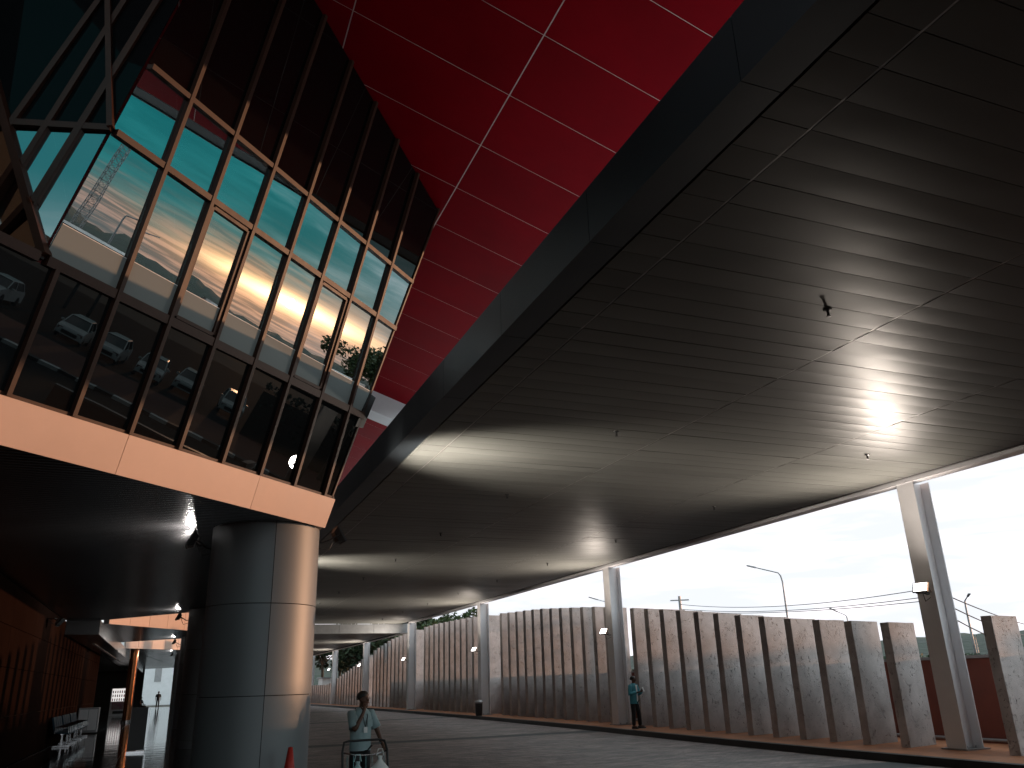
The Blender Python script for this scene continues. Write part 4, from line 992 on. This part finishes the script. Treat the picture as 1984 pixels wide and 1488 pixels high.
    for r in range(nr + 1):
        th = PI * 0.60 * r / nr
        for q in range(ns):
            a = 2 * PI * q / ns; dirv = Vector((math.sin(th) * math.cos(a), math.sin(th) * math.sin(a), math.cos(th)))
            front = max(0, dirv.dot(fd)); lift = 0.0
            v = Vector((dirv.x * 0.102, dirv.y * 0.114, dirv.z * 0.104))
            if dirv.z < 0.25 and front > 0.35: v = v * 0.80
            v *= 1 + 0.07 * noise.noise(dirv * 5); b.v.append(tuple(hcc + v))
    for r in range(nr):
        for q in range(ns): b.f.append((r * ns + q, r * ns + (q + 1) % ns, (r + 1) * ns + (q + 1) % ns, (r + 1) * ns + q))
    b.build('hair', M_HAIR, t, smooth=True)
    for s in (-1, 1):
        b = MB(); b.obox(hc + fd * 0.093 + sd * 0.033 * s + Vector((0, 0, 0.008)), sd * 0.014, fd * 0.004, (0, 0, 0.004)); b.build('eye', M_HAIR, t)
        b = MB(); b.obox(hc + fd * 0.095 + sd * 0.033 * s + Vector((0, 0, 0.026)), sd * 0.019, fd * 0.004, (0, 0, 0.004)); b.build('eyebrow', M_HAIR, t)
    b = MB(); b.obox(hc + fd * 0.096 + Vector((0, 0, -0.055)), sd * 0.022, fd * 0.004, (0, 0, 0.005)); b.build('mouth', mat('lips', (0.14, 0.04, 0.035), 0.5), t)
    t.location = loc; t.rotation_euler = (0, 0, rz); t.scale = (hscale,) * 3
    return t
STAND = [((0.10, -0.01, 0.50), (0.11, 0.02, 0.09), (0.13, -0.14, 0.05)), ((-0.10, -0.01, 0.50), (-0.11, 0.03, 0.09), (-0.13, -0.13, 0.05))]
# man pushing the trolley, right hand to his mouth, looking to his left
p1 = person((2.83, 13.35, 0.0), math.radians(14), 'man in pale short-sleeved shirt and lanyard, hand to his mouth, behind the trolley',
    [((0.27, -0.03, 1.12), (0.29, -0.16, 0.94), (0.0, -0.75, -0.5), (0, -0.3, -1), 0.7), ((-0.20, -0.20, 1.14), (-0.06, -0.21, 1.40), (0.35, 0.15, 1), (0.35, 0.9, 0), 0.5)],
    STAND, M_SHIRT, head_turn=(0.10, 0.0), hscale=0.985)
b = MB(); b.tube([(0.07, -0.02, 1.46), (0.05, -0.125, 1.34), (0.015, -0.142, 1.18)], 0.006, 5); b.tube([(-0.07, -0.02, 1.46), (-0.03, -0.13, 1.34), (0.01, -0.142, 1.18)], 0.006, 5); b.build('lanyard', M_BLACK, p1)
b = MB(); b.obox((0.012, -0.146, 1.145), (0.03, 0, 0), (0, 0.004, 0), (0, 0, 0.042)); b.build('badge', M_TEE, p1)
b = MB(); b.obox((0.09, -0.137, 1.24), (0.045, 0.006, 0), (-0.0003, 0.003, 0), (0, 0, 0.05)); b.build('shirt_pocket', M_SHIRT, p1)
b = MB(); b.tube([(0.285, -0.145, 0.945), (0.287, -0.155, 0.965)], 0.037, 12); b.build('wristwatch', M_CHROME, p1)
# man with a phone on the pavement
p2 = person((14.72, 25.75, 0.15), math.radians(22), 'man in open teal jacket and black trousers looking at his phone by the second post',
    [((0.25, -0.05, 1.10), (0.12, -0.27, 1.20), (-0.45, -0.5, 0.25), (-0.3, -0.2, 0.9), 0.5), ((-0.25, -0.02, 1.12), (-0.08, -0.26, 1.17), (0.6, -0.45, 0.2), (0.2, -0.2, 0.9), 0.5)],
    [((0.15, -0.05, 0.50), (0.24, 0.0, 0.09), (0.33, -0.12, 0.05)), ((-0.08, -0.01, 0.50), (-0.07, 0.03, 0.09), (-0.08, -0.13, 0.05))], M_JACKET, True, head_turn=(0.05, 0.0), hscale=0.975)
b = MB(); b.obox((0.04, -0.40, 1.26), (0.038, 0.0, 0), (0, 0.03, 0.07), (0, 0.004, -0.002)); b.build('phone', M_TEE, p2)
b = MB(); b.prism([(-0.05, -0.128, 1.40), (0.05, -0.128, 1.40), (0.03, -0.145, 1.2), (0.035, -0.138, 0.88), (-0.02, -0.138, 0.88), (-0.02, -0.145, 1.2)], (0, -0.006, 0)); b.build('white_tee', M_TEE, p2)
# distant figures in the concourse
p3 = person((-0.62, 99, 0.15), math.radians(10), 'dark figure standing at the bright far end of the concourse',
    [((0.25, 0, 1.12), (0.26, -0.05, 0.88), (0, -0.1, -1), (-1, 0, 0), 0.3), ((-0.25, 0, 1.12), (-0.26, -0.05, 0.88), (0, -0.1, -1), (1, 0, 0), 0.3)], STAND, M_TROUS)
p4 = person((-1.95, 85, 0.15), math.radians(60), 'dark seated figure waiting by the copper column in the concourse',
    [((0.24, -0.08, 1.13), (0.12, -0.30, 1.02), (0, -1, 0), (0, 0, -1), 0.4), ((-0.24, -0.08, 1.13), (-0.12, -0.30, 1.02), (0, -1, 0), (0, 0, -1), 0.4)],
    [((0.13, -0.44, 0.50), (0.13, -0.42, 0.09), (0.13, -0.56, 0.05)), ((-0.13, -0.44, 0.50), (-0.13, -0.42, 0.09), (-0.13, -0.56, 0.05))], M_TROUS, seat=True)
bench = thing('waiting_bench', (-1.95, 85.05, 0.15), 'dark bench under the seated figure in the concourse', 'bench')
b = MB(); b.box(-2.35, -1.5, 84.8, 85.3, 0.53, 0.57); b.build('seat', M_BLACK, bench)
for sx in (-2.3, -1.6):
    b = MB(); b.box(sx, sx + 0.05, 84.85, 85.25, 0.15, 0.529); b.build('leg', M_CHROME, bench)

# luggage trolley in front of the first man
tr = thing('luggage_trolley', (2.80, 12.85, 0.0), 'steel luggage trolley with pale bags, pushed by the man in the pale shirt', 'trolley')
tx, ty = 2.80, 12.85
hb = MB(); hb.tube([(tx - 0.33, ty - .12, 0.30), (tx - 0.33, ty, 0.86), (tx - 0.30, ty + .06, 0.985), (tx - 0.22, ty + .08, 1.0), (tx + 0.22, ty + .08, 1.0), (tx + 0.30, ty + .06, 0.985), (tx + 0.33, ty, 0.86), (tx + 0.33, ty - .12, 0.30)], 0.017, 8); hb.build('handle_frame', M_BLACK, tr, smooth=True)
hb = MB(); hb.tube([(tx - 0.325, ty - .0, 0.85), (tx - .15, ty - .05, 0.815), (tx, ty - .06, 0.81), (tx + .15, ty - .05, 0.815), (tx + 0.325, ty - .0, 0.85)], 0.010, 8); hb.build('basket_rail', M_CHROME, tr, smooth=True)
hb = MB()
for k in range(7): hb.tube([(tx - 0.27 + 0.09 * k, ty - .05, 0.81), (tx - 0.27 + 0.09 * k, ty - .12, 0.42)], 0.005, 5)
hb.build('basket_wires', M_CHROME, tr)
hb = MB(); hb.tube([(tx - 0.33, ty - .12, 0.30), (tx - .28, ty - .9, 0.20), (tx + .28, ty - .9, 0.20), (tx + 0.33, ty - .12, 0.30)], 0.017, 8); hb.box(tx - .3, tx + .3, ty - .88, ty - .12, 0.17, 0.19); hb.build('deck', M_CHROME, tr)
for wx, wy in ((-.3, -.15), (.3, -.15), (0, -.85)):
    w = MB(); w.tube([(tx + wx - .02, ty + wy, 0.075), (tx + wx + .02, ty + wy, 0.075)], 0.075, 14); w.build('wheel', M_BLACK, tr)
    w = MB(); w.bar((tx + wx, ty + wy, 0.08), (tx + wx, ty + wy, 0.2), 0.03, 0.05); w.build('fork', M_CHROME, tr)
def bag(x, y, z, w, h, label, m):
    b = MB(); n = 12; prof = [(0.8, 0), (1.0, .15), (0.98, .5), (0.8, .75), (0.35, .86), (0.16, .93), (0.22, 1.0)]
    for (r, q) in prof:
        for j in range(n):
            a = 2 * PI * j / n; rr = w / 2 * r * (1 + 0.22 * noise.noise(Vector((math.cos(a) * 2 + x * 9, math.sin(a) * 2, q * 4)))); b.v.append((x + rr * math.cos(a), y + rr * 0.7 * math.sin(a), z + h * q))
    for k in range(len(prof) - 1):
        for j in range(n): b.f.append((k * n + j, k * n + (j + 1) % n, k * n + n + (j + 1) % n, k * n + n + j))
    b.f.append(tuple(reversed(range(n))))
    t = thing('carrier_bag', (x, y, z), label, 'bag', 'carrier bags on the trolley'); o = b.build('sack', m, t, smooth=True)
    b = MB(); b.tube([(x - .05, y, z + h), (x - .03, y, z + h + .09), (x + .03, y, z + h + .09), (x + .05, y, z + h)], 0.008, 6); b.build('handle', m, t)
M_BAGB = mat('bluish_plastic', (0.35, 0.5, 0.52), 0.4, var=0.1, vscale=9)
bag(tx - 0.17, ty - 0.32, 0.19, 0.28, 0.56, 'bluish plastic bag on the left of the trolley', M_BAGB)
bag(tx + 0.15, ty - 0.32, 0.19, 0.32, 0.62, 'white plastic bag with upright handles on the right of the trolley', M_TEE)
bag(tx - 0.02, ty - 0.60, 0.19, 0.30, 0.40, 'small pale bag at the front of the trolley', M_TEE)

# ------------------------------------------------------------------ trees
def leaf_crown(center, rad, n, size, seed, clumps=14, squash=0.75):
    rnd = random.Random(seed); b = MB(); cl = []
    for _ in range(clumps):
        d = Vector((rnd.gauss(0, 1), rnd.gauss(0, 1), rnd.gauss(0, 1))).normalized() * rnd.uniform(0.25, 0.95)
        cl.append((Vector((d.x * rad, d.y * rad, d.z * rad * squash)), rad * rnd.uniform(0.22, 0.45)))
    for _ in range(n):
        c, r = rnd.choice(cl); d = Vector((rnd.gauss(0, 1), rnd.gauss(0, 1), rnd.gauss(0, 1))).normalized() * r * rnd.uniform(0.55, 1.05)
        p = Vector(center) + c + d; s = size * rnd.uniform(0.6, 1.4)
        a = Vector((rnd.gauss(0, 1), rnd.gauss(0, 1), rnd.gauss(0, .6))).normalized() * s; e = a.cross(Vector((rnd.gauss(0, 1), rnd.gauss(0, 1), rnd.gauss(0, 1)))).normalized() * s * 0.45
        b.poly([p - a, p + e, p + a, p - e])
    return b, [c for c, _ in cl]
def tree(x, y, h, rad, label, seed, m=None, n=2600, size=0.16, group=None, clumps=16, name='leafy_tree'):
    t = thing(name, (x, y, 0), label, 'tree', group)
    ctr = Vector((x, y, h - rad * 0.72)); b, cl = leaf_crown(ctr, rad, n, size, seed, clumps); b.build('crown', m or M_LEAF, t)
    w = MB(); w.tube([(x, y, -0.05), (x + .05, y, h * 0.3), (x - .03, y + .05, ctr.z)], [h * 0.03, h * 0.022, h * 0.012], 8)
    for c in cl[:9]: w.tube([(x, y, ctr.z - rad * 0.6), tuple(ctr + c * 0.55 - Vector((0, 0, rad * .15))), tuple(ctr + c)], [h * 0.012, h * 0.007, h * 0.003], 5)
    w.build('trunk', M_BARK, t); return t
tree(24.5, 74, 7.9, 2.6, 'spreading tree rising behind the tall middle concrete slabs', 11, n=3000, size=0.22)
tree(20.6, 68, 6.6, 1.7, 'small leafy tree just right of the fourth white post', 12, n=2000, size=0.18)
tree(19.6, 72, 6.3, 1.8, 'small leafy tree just left of the fourth white post', 13, n=2000, size=0.18)
rt = random.Random(5)
for i, (x, y, h, r) in enumerate([(21, 84, 7.6, 2.8), (23, 92, 8.6, 3.2), (20.5, 98, 8.2, 3.0), (24, 103, 9.6, 3.6), (20, 108, 8.4, 3.2), (23.5, 114, 10, 3.8), (19.5, 118, 9, 3.4), (27, 98, 10, 3.8)]):
    tree(x, y, h, r, 'dark tree, %s in the row behind the lowest far slabs' % ORD[i], 20 + i, M_LEAFD, 2600, 0.30, 'dark trees behind the far slabs', 18)
# loose trees on the verge, seen mirrored in the glass
for i, (x, y, h, r) in enumerate([(40, 15.6, 9.0, 1.9), (41, 17.6, 9.4, 2.0), (40.5, 19.8, 9.6, 2.1)]):
    tree(x, y, h, r, 'thin leafy tree on the verge, %s from the left in the glass reflection' % ORD[i], 40 + i, M_LEAF, 2200, 0.14, 'young trees on the verge', 22, name='young_tree')

# hedge added to screen the low sun and soften its edge on the slabs
hd = thing('sun_screen_hedge', (46, 40, 0), 'long dark hedge added by the car park to screen the low sun', 'hedge')
rh = random.Random(77); b = MB()
for _ in range(9000):
    y = rh.uniform(12, 112); top = (3.7 if y < 30 else 2.4) + 0.35 * noise.noise(Vector((y * 0.5, 0, 0))); zz = rh.uniform(0.1, 1) ** 0.6 * top; x = 46 + rh.uniform(-0.7, 0.7)
    if rh.random() < 0.3: zz = top + rh.uniform(-0.25, 0.12)
    a = Vector((rh.gauss(0, 1), rh.gauss(0, 1), rh.gauss(0, 1))).normalized() * rh.uniform(0.12, 0.26); e = a.cross(Vector((rh.gauss(0, 1), rh.gauss(0, 1), rh.gauss(0, 1)))).normalized() * 0.1
    p = Vector((x, y, zz)); b.poly([p - a, p + e, p + a, p - e])
b.build('foliage', M_LEAFD, hd)
b = MB(); b.box(45.6, 46.4, 12, 30, 0, 3.2); b.box(45.6, 46.4, 30.01, 112, 0, 2.0); b.build('woody_core', M_BARK, hd)

# ------------------------------------------------------------------ street lamps, poles and wires beyond the wall
def street_lamp(x, y, h, arm, label, group='street lamps beyond the wall', head=0.32, r=0.07):
    t = thing('street_lamp', (x, y, 0), label, 'street lamp', group); a = Vector(arm)
    b = MB(); top = Vector((x, y, h)); p = [Vector((x, y, 0)), Vector((x, y, h * 0.6)), top - Vector((0, 0, 0.5)), top - Vector((0, 0, 0.12)) + a * 0.04, top + a * 0.12 + Vector((0, 0, .05)), top + a]
    b.tube(p, [r * 1.3, r, r * 0.75, r * 0.7, r * 0.6, r * 0.5], 8); b.build('pole', M_GREY, t, smooth=True)
    e = top + a; d = a.normalized(); s = d.cross(Vector((0, 0, 1))).normalized(); u = s.cross(d)
    b = MB(); b.hexa([e - s * .08 - u * .05, e + s * .08 - u * .05, e + d * head * 2 + s * .14 - u * .05, e + d * head * 2 - s * .14 - u * .05, e - s * .06 + u * .06, e + s * .06 + u * .06, e + d * head * 2 + s * .1 + u * .03, e + d * head * 2 - s * .1 + u * .03]); b.build('lamp_head', M_GREY, t)
    return t
def ray_at(px, py, dist):
    d = to_world(Vector((px - 992, py - 744, F_PX))); s = dist / math.hypot(d.x, d.y); return CAM + d * s
def lamp_px(px, py, hx, hy, dist, label, r=0.07, head=0.32):
    tp, hd = ray_at(px, py, dist), ray_at(hx, hy, dist * 0.99); v = hd - tp
    street_lamp(tp.x, tp.y, tp.z, v * 0.78, label, r=r, head=head)
lamp_px(1514, 1113, 1450, 1096, 62, 'slender street lamp with long arm above the middle of the slab wall')
lamp_px(1869, 1166, 1876, 1153, 85, 'grey street lamp seen between the nearest post and right slab', r=0.10, head=0.25)
lamp_px(1641, 1194, 1618, 1183, 110, 'small far street lamp head above the right-hand slabs', r=0.08, head=0.6)
lamp_px(1184, 1170, 1152, 1160, 95, 'street lamp head peeping left of the second post', r=0.07, head=0.6)
lamp_px(1906, 1222, 1908, 1218, 170, 'tiny distant lamp post left of the right edge slab', r=0.12, head=0.5)
lamp_px(1889, 1234, 1892, 1231, 190, 'tiny distant lamp post beside the nearest post', r=0.12, head=0.5)
# utility poles and cables
def pole(px, py, dist, label):
    p = ray_at(px, py, dist); t = thing('utility_pole', (p.x, p.y, 0), label, 'utility pole', 'utility poles beyond the wall')
    b = MB(); b.tube([(p.x, p.y, 0), tuple(p)], [0.17, 0.12], 8); b.build('shaft', M_GREY, t)
    b = MB(); b.bar(p + Vector((-0.7, 0.4, -0.35)), p + Vector((0.7, -0.4, -0.35)), 0.1, 0.1); b.build('crossarm', M_GREY, t)
    return p
pa = pole(1316, 1155, 75, 'grey utility pole top above the slab right of the second post')
pb = pole(1800, 1126, 48, 'utility pole hidden behind the nearest post')
pc = pole(2060, 1214, 120, 'utility pole beyond the right edge of the slab wall')
def cable(a, c, sag, label, r=0.022):
    a, c = Vector(a), Vector(c); b = MB(); b.tube([a.lerp(c, k / 16) - Vector((0, 0, sag * 4 * (k / 16) * (1 - k / 16))) for k in range(17)], r, 5); b.build('overhead_cable', M_BLACK, label=label, cat='cable', group='overhead cables')
for i, dz in enumerate((0.35, 0.75, 0.95)):
    cable(pa - Vector((0, 0, dz + .35)), pb - Vector((0, 0, dz)), 0.55 - 0.1 * i, '%s overhead cable from the left pole to behind the nearest post' % ['upper', 'middle', 'lower'][i])
for i, dz in enumerate((0.35, 0.8, 1.3)):
    cable(pb - Vector((0, 0, dz)), pc - Vector((0, 0, dz)), 0.6 + 0.5 * i, '%s overhead cable falling away right of the nearest post' % ['upper', 'middle', 'lower'][i], 0.035)

# lattice mast and lamps on the far side of the car park, seen mirrored in the glass
def mast(x, y, h):
    t = thing('lattice_mast', (x, y, 0), 'steel lattice mast rising from the hill, mirrored in the left panes', 'mast')
    b = MB(); s = 1.25; n = 18
    cs = [(-s, -s), (s, -s), (s, s), (-s, s)]
    for cx, cy in cs: b.tube([(x + cx, y + cy, 0), (x + cx * .8, y + cy * .8, h)], 0.11, 5)
    b.build('mast_leg', M_GREY, t)
    b = MB()
    for k in range(n):
        z0, z1 = h * k / n, h * (k + 1) / n
        for q in range(4):
            a, c = cs[q], cs[(q + 1) % 4]; b.tube([(x + a[0] * .9, y + a[1] * .9, z0), (x + c[0] * .9, y + c[1] * .9, z1)], 0.05, 4); b.tube([(x + c[0] * .9, y + c[1] * .9, z0), (x + a[0] * .9, y + a[1] * .9, z1)], 0.05, 4); b.tube([(x + a[0] * .9, y + a[1] * .9, z1), (x + c[0] * .9, y + c[1] * .9, z1)], 0.05, 4)
    b.build('bracing', M_GREY, t)
mast(-1 + 230 * math.cos(math.radians(-14.0)), 8.5 + 230 * math.sin(math.radians(-14.0)), 31)
for i, az in enumerate((-11.9, -10.4)):
    d = 75; street_lamp(-0.9 + d * math.cos(math.radians(az)), 8.8 + d * math.sin(math.radians(az)), 9.7, (0.4, 1.0, 0.25), 'tall car park lamp, %s of the pair mirrored in the left panes' % ['left', 'right'][i], 'car park lamps', 0.45, 0.12)

# ------------------------------------------------------------------ parked cars (mirrored in the lower panes)
def make_car():
    t = thing('parked_car', (0, 0, 0), 'c', 'car', 'cars parked in a row in the car park')
    # nose towards -x, length 4.4, width 1.75
    side = [(-2.2, 0.30), (-2.2, 0.72), (-2.05, 0.86), (-1.15, 1.02), (2.02, 1.06), (2.18, 0.85), (2.2, 0.32)]
    b = MB(); W = 0.86
    prof = lambda y, s: [(x, y, z) for x, z in side]
    b.v += prof(-W, 0) + [(x, -W * 0.97, z) for x, z in side]; b.v = []
    n = len(side); secs = [(-W * .94, .02), (-W, 0), (W, 0), (W * .94, .02)]
    ys_ = [-W, -W * .75, W * .75, W]
    for k, y in enumerate(ys_):
        for (x, z) in side:
            lift = 0.03 if (k in (1, 2) and z > 0.8) else 0.0
            b.v.append((x * (1 if k in (1, 2) else 0.985), y, z + lift))
    for k in range(3):
        for q in range(n): b.f.append((k * n + q, k * n + (q + 1) % n, k * n + n + (q + 1) % n, k * n + n + q))
    b.f.append(tuple(range(n))); b.f.append(tuple(3 * n + q for q in reversed(range(n))))
    paint = mat('white_car_paint', (0.72, 0.75, 0.76), 0.25, var=0.03)
    b.build('body', paint, t, bevel=0.05)
    cab = [(-1.12, 1.03), (-0.40, 1.62), (1.55, 1.66), (1.98, 1.10)]
    b = MB(); b.hexa([(-1.12, -.80, 1.03), (1.98, -.80, 1.08), (1.98, .80, 1.08), (-1.12, .80, 1.03), (-0.35, -.64, 1.60), (1.58, -.64, 1.62), (1.58, .64, 1.62), (-0.35, .64, 1.60)]); b.build('glasshouse', G_CAR, t)
    b = MB(); b.hexa([(-0.42, -.67, 1.605), (1.64, -.67, 1.625), (1.64, .67, 1.625), (-0.42, .67, 1.605), (-0.25, -.58, 1.68), (1.5, -.58, 1.70), (1.5, .58, 1.70), (-0.25, .58, 1.68)]); b.build('roof', paint, t, bevel=0.03)
    for s in (-1, 1):
        for (x0, x1) in ((-1.14, -0.38), (0.35, 0.42), (2.0, 1.6)):
            b = MB(); b.bar((x0, .80 * s, 1.05), (x1, .655 * s, 1.62), 0.07, 0.05); b.build('pillar', paint, t)
        b = MB(); b.obox((-2.14, .62 * s, 0.70), (0.05, 0, 0.02), (0, 0.17, 0), (0, 0, 0.09)); b.build('headlight', M_CHROME, t)
        b = MB(); b.obox((-0.72, .98 * s, 1.12), (0.09, 0, 0), (0, 0.1, 0), (0, 0, 0.07)); b.build('mirror', paint, t, bevel=0.02)
        for x in (-1.4, 1.35):
            w = MB(); w.tube([(x, .68 * s, 0.32), (x, .875 * s, 0.32)], 0.32, 18); ow = w.build('wheel', M_BLACK, t)
            w = MB(); w.tube([(x, .876 * s, 0.32), (x, .885 * s, 0.32)], 0.20, 12); w.build('rim', M_CHROME, ow)
    b = MB(); b.obox((-2.205, 0, 0.52), (0.012, 0, 0), (0, .5, 0), (0, 0, 0.11)); b.build('grille', M_BLACK, t)
    return t
car = make_car()
cars = [(50.8, -6.0), (50.6, -0.6), (50.7, 1.9), (50.4, 4.8), (52.6, 7.2), (53.5, 10.6), (57.5, 13.4), (56.4, 15.9), (55.8, 18.5), (57.0, 21.2)]
for i, (x, y) in enumerate(cars):
    lb = 'white parked car, %s from the left in the glass reflection' % ORD[i]
    if i == 0: car.location = (x, y, 0.0); car['label'] = lb; car.rotation_euler = (0, 0, 0.05)
    else: dup(car, (x, y, 0.0), random.uniform(-0.08, 0.08), label=lb)

# low white shed behind the far end of the slab wall
t = thing('white_shed', (18.2, 112, 0), 'low white shed peeping over the lowest far slabs', 'shed')
b = MB(); b.box(17.6, 19.0, 106, 109, 0, 2.75); b.build('wall', M_WHITE, t)
b = MB(); b.box(17.4, 19.2, 105.8, 109.2, 2.753, 2.9); b.build('roof', M_GREY, t)
